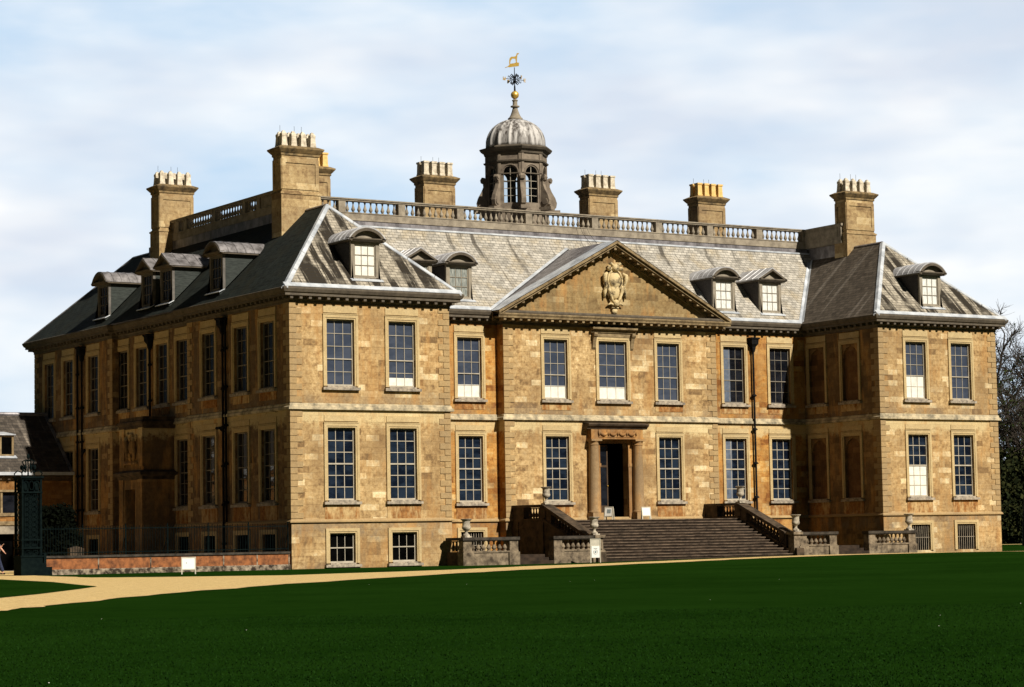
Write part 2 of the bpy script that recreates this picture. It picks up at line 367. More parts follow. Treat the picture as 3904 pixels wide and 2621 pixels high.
    def xf(s, mat, start=0):
        for k in range(start, len(s.v)): s.v[k] = tuple(mat @ Vector(s.v[k]))
    def mesh(s, name, mats, smooth=False, recalc=True):
        me = bpy.data.meshes.new(name); me.from_pydata(s.v, [], s.f)
        for mt in (mats if isinstance(mats, (list, tuple)) else [mats]): me.materials.append(M[mt] if isinstance(mt, str) else mt)
        me.polygons.foreach_set('material_index', s.mi)
        if recalc:
            bm = bmesh.new(); bm.from_mesh(me); bmesh.ops.remove_doubles(bm, verts=bm.verts, dist=1e-5)
            bmesh.ops.recalc_face_normals(bm, faces=bm.faces); bm.to_mesh(me); bm.free()
        if smooth:
            me.polygons.foreach_set('use_smooth', [True] * len(me.polygons))
            if smooth == 'auto':
                try: me.set_sharp_from_angle(angle=R(38))
                except Exception: pass
        me.update(); return me
    def build(s, name, mats, parent=None, smooth=False, recalc=True, loc=None):
        o = bpy.data.objects.new(name, s.mesh(name, mats, smooth, recalc)); COL.objects.link(o)
        if parent is not None: o.parent = parent
        if loc: o.location = loc
        return o

def inst(name, me, parent=None, loc=(0, 0, 0), rz=0, scale=None):
    o = bpy.data.objects.new(name, me); COL.objects.link(o); o.location = loc; o.rotation_euler = (0, 0, rz)
    if scale: o.scale = scale
    if parent is not None: o.parent = parent
    return o
def empty(name, loc, label=None, cat=None, group=None):
    o = bpy.data.objects.new(name, None); o.empty_display_size = .5; COL.objects.link(o); o.location = loc
    tag(o, label, cat, group); return o
def tag(o, label=None, cat=None, group=None, kind=None):
    for k, v in (('label', label), ('category', cat), ('group', group), ('kind', kind)):
        if v: o[k] = v
    return o

# ------------------------------------------------------------------ ground
def ss(a, b, x):
    t = min(max((x - a) / (b - a), 0), 1); return t * t * (3 - 2 * t)
def gz(x, y): return .13 * ss(12, 30, x) * (1 - .5 * ss(36, 46, x)) * ss(-40, -8, y)

def lawn():
    b = MB()
    xs = [-900, -400, -160] + [-80 + 4 * i for i in range(50)] + [160, 400, 900, 1500]
    ys = [-300, -160] + [-120 + 4 * i for i in range(50)] + [120, 300, 800, 1800]
    for i in range(len(xs)):
        for j in range(len(ys)): b.v.append((xs[i], ys[j], gz(xs[i], ys[j])))
    n = len(ys)
    for i in range(len(xs) - 1):
        for j in range(n - 1): b.f.append((i * n + j, (i + 1) * n + j, (i + 1) * n + j + 1, i * n + j + 1)); b.mi.append(0)
    tag(b.build('lawn', 'grass', smooth=True), kind='structure')
lawn()
UP = [(-5, 26.9), (-6, 14), (-8, 4), (-12.6, .6), (-13.19, -2.18), (-15.05, -12.59), (-13.72, -15.8), (-12.2, -17.6), (-10.18, -19.76), (-1.16, -16.03), (7.41, -9.62), (16.27, -5.23), (22.8, -3.97), (29.05, -2.9), (36.6, -2.6), (45.34, -1.2), (62, -1.5), (110, -2)]
LO = [(-40, 26.9), (-60, 10), (-80, -30), (-60, -66), (-45, -62), (-35.12, -57.27), (-32.96, -54.36), (-27.38, -46.81), (-19.24, -37.66), (-7.34, -26.49), (0.91, -19.69), (12.31, -10.81), (20.24, -7.3), (25.72, -6.67), (31.83, -6.0), (40, -5.2), (60, -4.8), (110, -5)]
def resample(pl, n):
    d = [0]
    for a, b_ in zip(pl, pl[1:]): d.append(d[-1] + math.dist(a, b_))
    out = []
    for i in range(n):
        t = d[-1] * i / (n - 1); k = max(j for j in range(len(d) - 1) if d[j] <= t + 1e-9)
        f = (t - d[k]) / (d[k + 1] - d[k]); out.append((pl[k][0] + f * (pl[k + 1][0] - pl[k][0]), pl[k][1] + f * (pl[k + 1][1] - pl[k][1])))
    return out
def ribbon(name, A, B, mat, dz, kind='structure', seg=12):
    b = MB(); n = len(A)
    for p, q in zip(A, B):
        for j in range(seg + 1):
            x = p[0] + (q[0] - p[0]) * j / seg; y = p[1] + (q[1] - p[1]) * j / seg; b.v.append((x, y, gz(x, y) + dz))
    for i in range(n - 1):
        for j in range(seg): b.f.append((i * (seg + 1) + j, (i + 1) * (seg + 1) + j, (i + 1) * (seg + 1) + j + 1, i * (seg + 1) + j + 1)); b.mi.append(0)
    return tag(b.build(name, mat, smooth=True), kind=kind)
def densify(pl, k=6):
    out = []
    for a, b_ in zip(pl, pl[1:]):
        for i in range(k): out.append((a[0] + (b_[0] - a[0]) * i / k, a[1] + (b_[1] - a[1]) * i / k))
    return out + [pl[-1]]
ua, la = densify(UP), densify(LO)
ua = [(x + .12 * math.sin(i * 2.1), y + .1 * math.sin(i * 1.3)) for i, (x, y) in enumerate(ua)]
la = [(x + .15 * math.sin(i * 1.7), y + .15 * math.sin(i * 2.9)) for i, (x, y) in enumerate(la)]
def gravel():
    k = min(i for i, p in enumerate(ua) if p[0] > 7.3 and i > 30)
    bm = bmesh.new(); top = [bm.verts.new((x, y, gz(x, y) + .012)) for x, y in ua]; bot = [bm.verts.new((x, y, gz(x, y) + .012)) for x, y in la]
    f = bm.faces.new(top[:k + 1] + bot[k::-1]); bmesh.ops.triangulate(bm, faces=[f])
    for i in range(k, len(ua) - 1): bm.faces.new((top[i], top[i + 1], bot[i + 1], bot[i]))
    bmesh.ops.recalc_face_normals(bm, faces=bm.faces)
    if sum(f_.normal.z for f_ in bm.faces) < 0: bmesh.ops.reverse_faces(bm, faces=bm.faces)
    me = bpy.data.meshes.new('gravel_path'); bm.to_mesh(me); bm.free(); me.materials.append(M['gravel'])
    o = bpy.data.objects.new('gravel_path', me); COL.objects.link(o); tag(o, kind='structure')
gravel()
# the tongue of lawn inside the fork of the path
isl_u = densify([(-70, 16), (-18.59, -12.13), (-20.54, -22.53), (-22.6, -30), (-23.43, -33.24)], 5)
isl_l = densify([(-80, -52), (-31.04, -46.12), (-28.78, -42.77), (-25.54, -37.31), (-23.6, -33.9)], 5)
ribbon('grass_island', isl_u, isl_l, 'grass', .024)
b = MB(); b.cur = 0
for x0, x1, y0, y1 in [(-7.5, -.2, .8, 26.9), ]:
    b.face([(x0, y0, .010), (x1, y0, .010), (x1, y1, .010), (x0, y1, .010)])
tag(b.build('forecourt_ground', 'walldirt'), kind='structure')
b = MB()
b.face([(46, 62, .10), (150, 40, .10), (150, 45.5, .10), (46, 67.5, .10)])
tag(b.build('far_path', 'gravel'), kind='structure')

# near-camera lawn blades: short mown grass
def tufts():
    b = MB(); c = Vector((-50.738, -99.896)); f2 = Vector((math.sin(YAW), math.cos(YAW))); r2 = Vector((math.cos(YAW), -math.sin(YAW)))
    for i in range(60000):
        d = 17 + 21 * random.random() ** 1.25; s = (random.random() - .5) * 2 * d * .225
        p = c + f2 * d + r2 * s; hh = random.uniform(.008, .020); a = random.random() * 6.28; wd = random.uniform(.004, .009)
        dx, dy = math.cos(a) * wd, math.sin(a) * wd; lx, ly = random.uniform(-.015, .015), random.uniform(-.015, .015)
        k = len(b.v); b.v += [(p.x - dx, p.y - dy, 0), (p.x + dx, p.y + dy, 0), (p.x + lx, p.y + ly, hh)]; b.f.append((k, k + 1, k + 2)); b.mi.append(0)
    tag(b.build('grass_blades', M['leaf_g'], recalc=False), 'short mown dark green grass covering the near lawn', 'grass', kind='stuff')
M['leaf_g'] = mat_leaf('grass_blade', (.003, .015, .0015), (.006, .025, .0025), (.011, .038, .004))
tufts()
b = MB()
c = Vector((-50.738, -99.896)); f2 = Vector((math.sin(YAW), math.cos(YAW))); r2 = Vector((math.cos(YAW), -math.sin(YAW)))
for i in range(14):
    d = 17.5 + 60 * random.random() ** 1.5; p = c + f2 * d + r2 * (random.random() - .5) * 2 * d * .22; r = random.uniform(.005, .008)
    b.ball((p.x, p.y, gz(p.x, p.y) + .03), (r, r, r * .5), 6, 3)
tag(b.build('lawn_daisies', 'white', recalc=False), 'tiny white daisies scattered over the lawn', 'daisies', kind='stuff')

# ------------------------------------------------------------------ the mansion
W, CC, XA, D1, YC, L, XR = 8.694, 22.414, 6.96, 6.466, 5.852, 32.817, .35
XT = 2 * CC
ZT, ZE, SL, OV = 12.60, 13.17, .985, .568
ZP, ZS = 2.2315, 7.474
MY0, MY1 = 11.45, 21.2                      # the shallow recess of the west front
house = empty('mansion', (0, 0, 0), 'large honey stone country house with slate hipped roof, dormers, pediment and domed cupola', 'mansion')

OUT = [(0, 0), (W, 0), (W, D1), (CC - XA, D1), (CC - XA, YC), (CC + XA, YC), (CC + XA, D1), (XT - W, D1), (XT - W, 0), (XT, 0), (XT, L), (0, L), (0, MY1), (XR, MY1), (XR, MY0), (0, MY0)]

def frame(O, U, N):
    O, U, N = Vector(O), Vector(U), Vector(N)
    return lambda u, n, z: tuple(O + U * u + N * n + Vector((0, 0, z)))
def lb(b, F, u0, u1, n0, n1, z0, z1):
    b.hexa([F(u0, n0, z0), F(u1, n0, z0), F(u1, n1, z0), F(u0, n1, z0), F(u0, n0, z1), F(u1, n0, z1), F(u1, n1, z1), F(u0, n1, z1)])
FS = lambda y: frame((0, y, 0), (1, 0, 0), (0, -1, 0))
FW = lambda x: frame((x, 0, 0), (0, 1, 0), (-1, 0, 0))

# window kinds: half width, z0, z1, cols, rows
HW = .742
Z = {'upper': (8.60, 11.781), 'ground': (3.19, 6.632), 'base': (.24, 1.655)}

def wallface(b, F, u0, u1, z0, z1, holes, depth=.26):
    us = sorted({u0, u1, *[h[0] for h in holes], *[h[1] for h in holes]}); zs = sorted({z0, z1, *[h[2] for h in holes], *[h[3] for h in holes]})
    us = [u for u in us if u0 <= u <= u1]
    for a, c in zip(us, us[1:]):
        for d, e in zip(zs, zs[1:]):
            mu, mz = (a + c) / 2, (d + e) / 2
            if any(h[0] < mu < h[1] and h[2] < mz < h[3] for h in holes): continue
            b.face([F(a, 0, d), F(c, 0, d), F(c, 0, e), F(a, 0, e)])
    for h in holes:
        a, c, d, e = h[:4]; dp = h[4] if len(h) > 4 else depth
        b.face([F(a, 0, d), F(a, -dp, d), F(a, -dp, e), F(a, 0, e)]); b.face([F(c, 0, d), F(c, -dp, d), F(c, -dp, e), F(c, 0, e)])
        b.face([F(a, 0, e), F(a, -dp, e), F(c, -dp, e), F(c, 0, e)]); b.face([F(a, 0, d), F(a, -dp, d), F(c, -dp, d), F(c, 0, d)])

# ---- window meshes (local: x along wall, -y outward, z absolute)
def win_mesh(hw, z0, z1, cols, rows, meet, bar=.028, fr=.06, variant=0, glassmat='glass_u', fmat='frame'):
    b = MB(); yb = .17
    b.box((-hw, yb - .05, z0), (-hw + fr, yb + .05, z1)); b.box((hw - fr, yb - .05, z0), (hw, yb + .05, z1))
    b.box((-hw + fr, yb - .05, z1 - fr), (hw - fr, yb + .05, z1)); b.box((-hw + fr, yb - .06, z0), (hw - fr, yb + .05, z0 + fr * 1.5))
    gx0, gx1, gz0, gz1 = -hw + fr, hw - fr, z0 + fr * 1.5, z1 - fr
    zs = [gz0 + (gz1 - gz0) * k / rows for k in range(rows + 1)]; xs = [gx0 + (gx1 - gx0) * k / cols for k in range(cols + 1)]
    for k, zz in enumerate(zs[1:-1], 1):
        t = bar * (1.7 if k == meet else .9)
        b.box((gx0, yb - (.045 if k == meet else .02), zz - t / 2), (gx1, yb + .02, zz + t / 2))
    for xx in xs[1:-1]: b.box((xx - bar * .42, yb - .018, gz0), (xx + bar * .42, yb + .018, gz1))
    fm = b.mesh('window_frame', fmat)
    g = MB(); rnd = random.Random(variant * 17 + rows)
    for i in range(cols):
        for j in range(rows):
            t1, t2 = rnd.uniform(-.006, .006), rnd.uniform(-.006, .006); y = yb + .012
            g.face([(xs[i], y - t1 - t2, zs[j]), (xs[i + 1], y + t1 - t2, zs[j]), (xs[i + 1], y + t1 + t2, zs[j + 1]), (xs[i], y - t1 + t2, zs[j + 1])])
    return fm, g.mesh('pane', glassmat, recalc=False), (gx0, gx1, gz0, gz1, zs)

def surround_mesh(hw, z0, z1, sill=True, width=.20, lintel=None, apron=None):
    b = MB(); w1 = hw + width
    for (o, i_, n) in ((w1, hw + .075, .075), (hw + .075, hw, .045)):
        ta, tb = z1 + (o - hw), z1 + (i_ - hw)
        b.box((-o, -n, z0), (-i_, .002, ta)); b.box((i_, -n, z0), (o, .002, ta)); b.box((-i_, -n, tb), (i_, .002, ta))
    if lintel:                                  # plain tablet between two fillets above the window
        b.box((-w1 + .03, -.05, z1 + width + .10), (w1 - .03, .002, z1 + width + .14))
        b.box((-w1 + .03, -.04, z1 + width + .14), (w1 - .03, .002, lintel))
        b.box((-w1 - .01, -.07, z1 + width + .02), (w1 + .01, .002, z1 + width + .06))
    me = b.mesh('architrave', 'trim')
    s = MB(); s.box((-w1 - .05, -.17, z0 - .19), (w1 + .05, .10, z0 - .06)); s.box((-hw + .001, -.10, z0 - .06), (hw - .001, .12, z0 + .012))
    sm = s.mesh('sill', 'sill')
    am = None
    if apron:
        a = MB(); a.box((-w1 + .02, -.022, apron), (w1 - .02, .01, z0 - .19)); am = a.mesh('apron', 'apron')
    return me, sm, am

WM = {}
for v in range(3):
    WM['upper', v] = win_mesh(HW, *Z['upper'], 3, 5, 2, variant=v)
    WM['ground', v] = win_mesh(HW, *Z['ground'], 3, 6, 3, variant=v + 5, glassmat='glass_g', bar=.04)
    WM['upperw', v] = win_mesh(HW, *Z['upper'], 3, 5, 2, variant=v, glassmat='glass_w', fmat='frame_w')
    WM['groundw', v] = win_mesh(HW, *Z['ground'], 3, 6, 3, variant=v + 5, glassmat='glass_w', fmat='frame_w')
WM['base', 0] = win_mesh(.68, *Z['base'], 3, 2, 1, glassmat='black', bar=.03)
WM['centre', 0] = win_mesh(.92, *Z['upper'], 3, 5, 2, variant=9)
SM = {'upper': surround_mesh(HW, *Z['upper'], lintel=12.42), 'ground': surround_mesh(HW, *Z['ground'], lintel=7.20, apron=2.27),
      'uppera': surround_mesh(HW, *Z['upper'], lintel=12.42, apron=8.02),
      'centre': surround_mesh(.92, *Z['upper']), 'base': surround_mesh(.68, *Z['base'], width=.22)}
blinds = {}
def add_window(kind, x, y, rz=0, blind=0, west=False, surr=None, variant=None, bottom=0, blindmat='white', drape=False, label=None, sill=True):
    v = random.randrange(3) if variant is None else variant
    key = (kind + ('w' if west and kind in ('upper', 'ground') else ''), v if kind in ('upper', 'ground') else 0)
    fm, gm, (a, c, d, e, zs) = WM[key]
    x0_ = a
    o = inst('window', fm, house, (x, y, 0), rz)
    if label: o['label'] = label
    inst('pane', gm, o)
    ar, sm, am = SM[surr or kind]
    inst('architrave', ar, o)
    if sill: inst('sill', sm, o)
    if am: inst('apron', am, o)
    if blind:
        k = (key, blind, blindmat)
        if k not in blinds:
            bb = MB(); bb.box((a, .168, zs[0]), (c, .178, zs[0] + (zs[1] - zs[0]) * blind)); blinds[k] = bb.mesh('blind', blindmat)
        inst('blind', blinds[k], o)
    if drape:
        k = (key, 'drape')
        if k not in blinds:
            bb = MB()
            for j in range(5): xa = a + .005 + j * .105; bb.prism([(xa, .160), (xa + .05, .150), (xa + .105, .160), (xa + .105, .178), (xa, .178)], 'z', d + .02, e - .02)
            blinds[k] = bb.mesh('drape', 'drape')
        inst('drape', blinds[k], o)
    return o

walls = MB()
S1, S2 = 2.677, 6.034; RA, RB, C1 = 10.461, 13.743, 3.68
def holes(cs, kinds, hw=HW):
    return [(c_ - (.68 if k == 'base' else hw), c_ + (.68 if k == 'base' else hw), *Z[k]) for c_ in cs for k in kinds]
wallface(walls, FS(0), 0, W, 0, ZT, holes((S1, S2), ('upper', 'ground', 'base')))
wallface(walls, FS(0), XT - W, XT, -.3, ZT, holes((XT - S2, XT - S1), ('upper', 'ground', 'base')))
walls.face([(0, 0, -.3), (W, 0, -.3), (W, 0, 0), (0, 0, 0)])
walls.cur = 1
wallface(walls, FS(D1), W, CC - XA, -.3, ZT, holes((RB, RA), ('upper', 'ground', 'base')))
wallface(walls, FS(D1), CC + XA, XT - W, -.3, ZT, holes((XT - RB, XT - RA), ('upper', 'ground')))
walls.cur = 0
DOOR = (21.42, 23.26, 2.20, 6.28, .45)
wallface(walls, FS(YC), CC - XA, CC + XA, -.3, ZT, holes((CC - C1, CC + C1), ('upper', 'ground')) + [(CC - .92, CC + .92, *Z['upper']), DOOR])
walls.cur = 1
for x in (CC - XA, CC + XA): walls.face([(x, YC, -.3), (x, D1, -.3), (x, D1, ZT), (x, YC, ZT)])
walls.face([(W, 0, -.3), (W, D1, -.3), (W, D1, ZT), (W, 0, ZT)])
NI = [(5.32, .68), (2.42, .75)]
nh = [(c_ - .68, c_ + .68, Z[k][0], Z[k][1], .16) for c_, _ in NI for k in ('upper', 'ground')]
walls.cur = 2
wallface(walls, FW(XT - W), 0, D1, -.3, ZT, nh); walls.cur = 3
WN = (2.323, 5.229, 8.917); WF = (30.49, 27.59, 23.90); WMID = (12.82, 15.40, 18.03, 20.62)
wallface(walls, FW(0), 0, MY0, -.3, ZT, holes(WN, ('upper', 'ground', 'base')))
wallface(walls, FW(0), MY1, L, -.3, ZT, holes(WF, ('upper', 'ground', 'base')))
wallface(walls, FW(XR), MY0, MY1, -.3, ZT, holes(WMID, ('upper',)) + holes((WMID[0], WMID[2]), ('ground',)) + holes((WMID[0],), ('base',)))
for y in (MY0, MY1): walls.face([(0, y, -.3), (XR, y, -.3), (XR, y, ZT), (0, y, ZT)])
walls.face([(XT, 0, -.3), (XT, L, -.3), (XT, L, ZT), (XT, 0, ZT)]); walls.face([(0, L, -.3), (XT, L, -.3), (XT, L, ZT), (0, L, ZT)])
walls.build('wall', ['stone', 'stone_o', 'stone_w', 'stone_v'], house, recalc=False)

# plinth, string course
b = MB()
b.sweep(OUT, [(.0, ZP + .10), (.05, ZP + .06), (.10, ZP), (.10, ZP - .06), (.0, ZP - .08)])
b.build('plinth_moulding', 'quoin', house)
b = MB(); b.sweep(OUT, [(.0, ZS + .30), (.05, ZS + .27), (.07, ZS + .16), (.13, ZS + .12), (.15, ZS + .0), (.04, ZS - .02), (0, ZS - .03)])
b.build('string_course', 'string', house)

# quoins
def quoins(b, corner, ux, uy, z0=ZP + .12, z1=ZS - .04, start=0):
    """corner in plan, ux/uy = unit directions into each wall (one may be None)"""
    n = int(round((z1 - z0) / .30)); h = (z1 - z0) / n; cx, cy = corner; g = .012
    for k in range(n):
        lng = (k + start) % 2 == 0; a, c = (.62, .34) if lng else (.34, .62); o = .035
        za, zb = z0 + k * h + g, z0 + (k + 1) * h - g
        for (d, other, ln) in ((ux, uy, a), (uy, ux, c)):
            if d is None: continue
            if d in ('+x', '-x'):                    # on a south-facing wall at y=cy
                sgn = 1 if d == '+x' else -1; e = -.035 if other else 0
                xs = sorted((cx + sgn * e, cx + sgn * ln)); b.box((xs[0], cy - o, za), (xs[1], cy + .002, zb))
            else:                                    # on a west-facing wall at x=cx
                sgn = 1 if d == '+y' else -1
                ys = sorted((cy + sgn * .003, cy + sgn * ln)); b.box((cx - o, ys[0], za), (cx + .002, ys[1], zb))
for args in (((0, 0), '+x', '+y', 0), ((W, 0), '-x', None, 1), ((CC - XA, YC), '+x', None, 0), ((CC + XA, YC), '-x', None, 1), ((XT - W, 0), '+x', '+y', 1), ((XT, 0), '-x', None, 0), ((0, MY0), None, '-y', 0), ((0, MY1), None, '+y', 0), ((0, L), None, '-y', 0)):
    for z0, z1 in ((ZP + .12, ZS - .04), (ZS + .32, ZT - .04)):
        b = MB(); quoins(b, *args[:3], z0, z1, args[3]); b.build('quoins', 'quoin', house)


# windows, south side
for i, c_ in enumerate((S1, S2, XT - S2, XT - S1)):
    add_window('upper', c_, 0, blind={1: .62, 2: 2}.get(i, 0)); add_window('ground', c_, 0, blind=3 if i == 2 else 0)
for c_ in (S1, S2): add_window('base', c_, 0)
for c_ in (RA, RB): add_window('upper', c_, D1, surr='uppera', blind=1.05 if c_ == RB else 0); add_window('ground', c_, D1)
for c_ in (XT - RB, XT - RA): add_window('upper', c_, D1, surr='uppera', west=True, drape=c_ == XT - RB); add_window('ground', c_, D1, drape=c_ == XT - RB)
for k in (-1, 1): add_window('upper', CC + k * C1, YC, surr='uppera', blind=1.05 if k < 0 else 0); add_window('ground', CC + k * C1, YC)
cw = add_window('centre', CC, YC, blind=1.05)
# barred basement lights
def barred(x, y, rz):
    g = MB(); g.box((-.68, .20, Z['base'][0]), (.68, .215, Z['base'][1])); gm = g.mesh('pane', 'black')
    f = MB()
    for k in range(9): f.box((-.60 + k * .15 - .014, .07, Z['base'][0]), (-.60 + k * .15 + .014, .098, Z['base'][1]))
    f.box((-.68, .06, .93), (.68, .066, .96))
    o = inst('window', f.mesh('window', 'balus' if rz == 0 else 'iron'), house, (x, y, 0), rz); inst('pane', gm, o)
    inst('architrave', SM['base'][0], o); return o
for c_ in (XT - S2, XT - S1): barred(c_, 0, 0)
for c_ in (RA, RB): barred(c_, D1, 0)
RW = -math.pi / 2
for c_ in WN + WF:
    add_window('upper', 0, c_, RW, west=True, surr='uppera' if c_ in WN else None); add_window('ground', 0, c_, RW, west=True); barred(0, c_, RW)
for c_ in WMID: add_window('upper', XR, c_, RW, west=True, surr='uppera')
for c_ in (WMID[0], WMID[2]): add_window('ground', XR, c_, RW, west=True)
barred(XR, WMID[0], RW)

# blind niches in the inner side of the right wing
FN = FW(XT - W)
for c_, _ in NI:
    for k in ('upper', 'ground'):
        nb = MB(); nb.cur = 0
        z0, z1 = Z[k]; nb.face([FN(c_ - .68, -.16, z0), FN(c_ + .68, -.16, z0), FN(c_ + .68, -.16, z1), FN(c_ - .68, -.16, z1)])
        nb.cur = 1
        for s in (-1, 1):
            poly = [(c_ + s * .68, z1), (c_ + s * .68, z1 - .75)] + [(c_ + s * (.02 + .60 * math.cos(t)), z1 - .75 + .62 * math.sin(t)) for t in [R(a) for a in range(0, 91, 10)]] + [(c_, z1)]
            nb.prism([(p[0], p[1]) for p in poly], 'x', XT - W + .04, XT - W + .159)
        ar, sm, am = surround_mesh(.68, *Z[k], lintel=12.42 if k == 'upper' else 7.2, apron=2.27 if k == 'ground' else 8.02)
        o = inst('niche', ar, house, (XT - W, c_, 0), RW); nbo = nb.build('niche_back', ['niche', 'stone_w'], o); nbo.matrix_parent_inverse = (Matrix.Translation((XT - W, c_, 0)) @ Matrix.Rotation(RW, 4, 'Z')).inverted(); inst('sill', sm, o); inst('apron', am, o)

# hood over the centre window
b = MB()
b.prism([(YC + .002, 12.22), (YC - .16, 12.22), (YC - .18, 12.34), (YC - .36, 12.40), (YC - .38, 12.50), (YC + .002, 12.54)], 'x', CC - 1.46, CC + 1.46)
b.box((CC - 1.15, YC - .10, 12.0), (CC + 1.15, YC + .002, 12.22))
for s in (-1, 1):
    b.prism([(YC, 11.3), (YC - .10, 11.42), (YC - .14, 11.7), (YC - .22, 11.95), (YC - .34, 12.1), (YC - .30, 12.22), (YC, 12.22)], 'x', CC + s * 1.24 - .10, CC + s * 1.24 + .10)
    b.tube([(CC + s * 1.24 - .12, YC - .22, 12.08), (CC + s * 1.24 + .12, YC - .22, 12.08)], .10, 10)
b.build('window_hood', 'rake', cw)
cw.children[-1].matrix_parent_inverse = cw.matrix_basis.inverted()

# ------------------------------------------------------------------ main cornice
b = MB()
b.sweep(OUT, [(0, ZT - .12), (.05, ZT - .10), (.05, ZT + .0), (.10, ZT + .06), (.10, ZT + .19), (.43, ZT + .20), (.43, ZT + .31), (.50, ZT + .36), (OV, ZT + .50), (OV, ZE), (OV - .06, ZE + .03), (OV - .20, ZE - .04), (.0, ZE - .04)])
def modillions(b, F, u0, u1, n=None, z0=ZT + .055, z1=ZT + .197, n0=.10, n1=.37):
    n = n or max(2, int(round((u1 - u0) / .50)))
    for k in range(n):
        u = u0 + (u1 - u0) * (k + .5) / n; lb(b, F, u - .075, u + .075, n0, n1, z0, z1)
modillions(b, FS(0), -.3, W + .3); modillions(b, FS(0), XT - W - .3, XT + .3)
modillions(b, FS(D1), W + .1, CC - XA - .5); modillions(b, FS(D1), CC + XA + .5, XT - W - .1)
modillions(b, FW(0), -.3, MY0); modillions(b, FW(0), MY1, L + .3); modillions(b, FW(XR), MY0 + .3, MY1 - .3)
modillions(b, FW(XT - W), -.3, D1 - .1); modillions(b, FW(CC - XA), YC, D1)
b.build('cornice', 'grey', house)
# the centrepiece has a stone cornice with its own blocks, and the pediment above it
b = MB(); F = FS(YC)
b.prism([(YC - .10, ZT + .19), (YC - .63, ZT + .19), (YC - .64, ZT + .27), (YC - .70, ZT + .36), (YC - .70, ZT + .42), (YC - .05, ZT + .52)], 'x', CC - XA - .62, CC + XA + .62)
modillions(b, F, CC - XA - .45, CC + XA + .45, 30, n1=.58)
APX = 17.20; HB = XA + .62; ZB = ZT + .44
def rake(b, o0, o1, n0, n1):
    """raking band between heights below the top edge o0>o1"""
    for s in (-1, 1):
        p = lambda off: [(CC + s * HB, ZB + .12 - off), (CC, APX - off)]
        (xa, za), (xb, zb) = p(o0); (_, zc), (_, zd) = p(o1)
        b.hexa([(xa, YC - n0, za), (xb, YC - n0, zb), (xb, YC - n1, zb), (xa, YC - n1, za), (xa, YC - n0, zc), (xb, YC - n0, zd), (xb, YC - n1, zd), (xa, YC - n1, zc)])
rake(b, .16, .02, -.05, .70); rake(b, .30, .17, -.05, .58); rake(b, .52, .31, -.05, .12)
slope = (APX - ZB - .12) / HB
for s in (-1, 1):
    for k in range(1, 15):
        x = CC + s * HB * k / 15.3 if k else CC; z = APX - .305 - slope * abs(x - CC)
        b.hexa([(x - .075, YC - .50, z - .13 - s * -.0), (x + .075, YC - .50, z - .13), (x + .075, YC - .12, z - .13), (x - .075, YC - .12, z - .13), (x - .075, YC - .50, z), (x + .075, YC - .50, z), (x + .075, YC - .12, z), (x - .075, YC - .12, z)])
b.cbox((CC, YC - .31, APX - .42), (.15, .38, .16))
ped = b.build('pediment', 'rake', house)
b = MB(); b.prism([(CC - HB + .5, ZT + .40), (CC + HB - .5, ZT + .40), (CC, APX - .1)], 'y', YC + .0, YC + .3)
b.build('tympanum', 'stone_t', ped)
# carved shield in the pediment
b = MB(); cx, cz = CC + .0, 15.05; y = YC - .12
b.ball((cx, y, cz + .28), (.48, .26, .62), 20, 12); b.ball((cx, y + .02, cz - .42), (.40, .22, .62), 18, 10)
b.tube([(cx + .56 * math.cos(t), y - .06, cz + .25 + .72 * math.sin(t)) for t in [R(-50 + 14 * k) for k in range(21)]], .075, 8)
for s in (-1, 1):
    b.tube([(cx + s * .62, y - .05, cz + .75), (cx + s * .82, y - .12, cz + .62), (cx + s * .84, y - .10, cz + .25), (cx + s * .70, y - .05, cz - .1), (cx + s * .80, y - .03, cz - .5), (cx + s * .84, y - .02, cz - .95)], [.10, .15, .12, .10, .13, .05], 8)
    b.tube([(cx + s * .52, y - .1, cz - .1), (cx + s * .50, y - .12, cz - .5), (cx + s * .30, y - .1, cz - 1.0), (cx + s * .18, y - .1, cz - 1.25)], [.09, .11, .10, .09], 8)
    b.tube([(cx + s * .18, y - .05, cz - 1.38), (cx + s * .40, y - .08, cz - 1.30), (cx + s * .62, y - .05, cz - 1.42)], [.10, .08, .04], 8)
    b.ball((cx + s * .45, y - .1, cz + 1.05), (.18, .15, .16)); b.tube([(cx + s * .15, y - .1, cz + 1.25), (cx + s * .36, y - .15, cz + 1.42), (cx + s * .50, y - .1, cz + 1.36)], [.12, .10, .05], 8)
b.ball((cx, y - .12, cz - 1.28), (.22, .18, .26)); b.ball((cx, y - .1, cz + 1.12), (.30, .26, .30))
b.box((cx - .24, YC - .22, cz - 1.62), (cx + .24, YC + .02, cz - 1.54)); b.hexa([(cx - .16, YC - .1, cz - 2.0), (cx + .16, YC - .1, cz - 2.0), (cx + .16, YC + .02, cz - 2.0), (cx - .16, YC + .02, cz - 2.0), (cx - .20, YC - .18, cz - 1.62), (cx + .20, YC - .18, cz - 1.62), (cx + .20, YC + .02, cz - 1.62), (cx - .20, YC + .02, cz - 1.62)])
for k_ in range(len(b.v)): b.v[k_] = (cx + .14 + (b.v[k_][0] - cx) * .82, b.v[k_][1], 14.78 + (b.v[k_][2] - 14.95) * .80)
b.build('coat_of_arms', 'arms', ped, smooth=True)

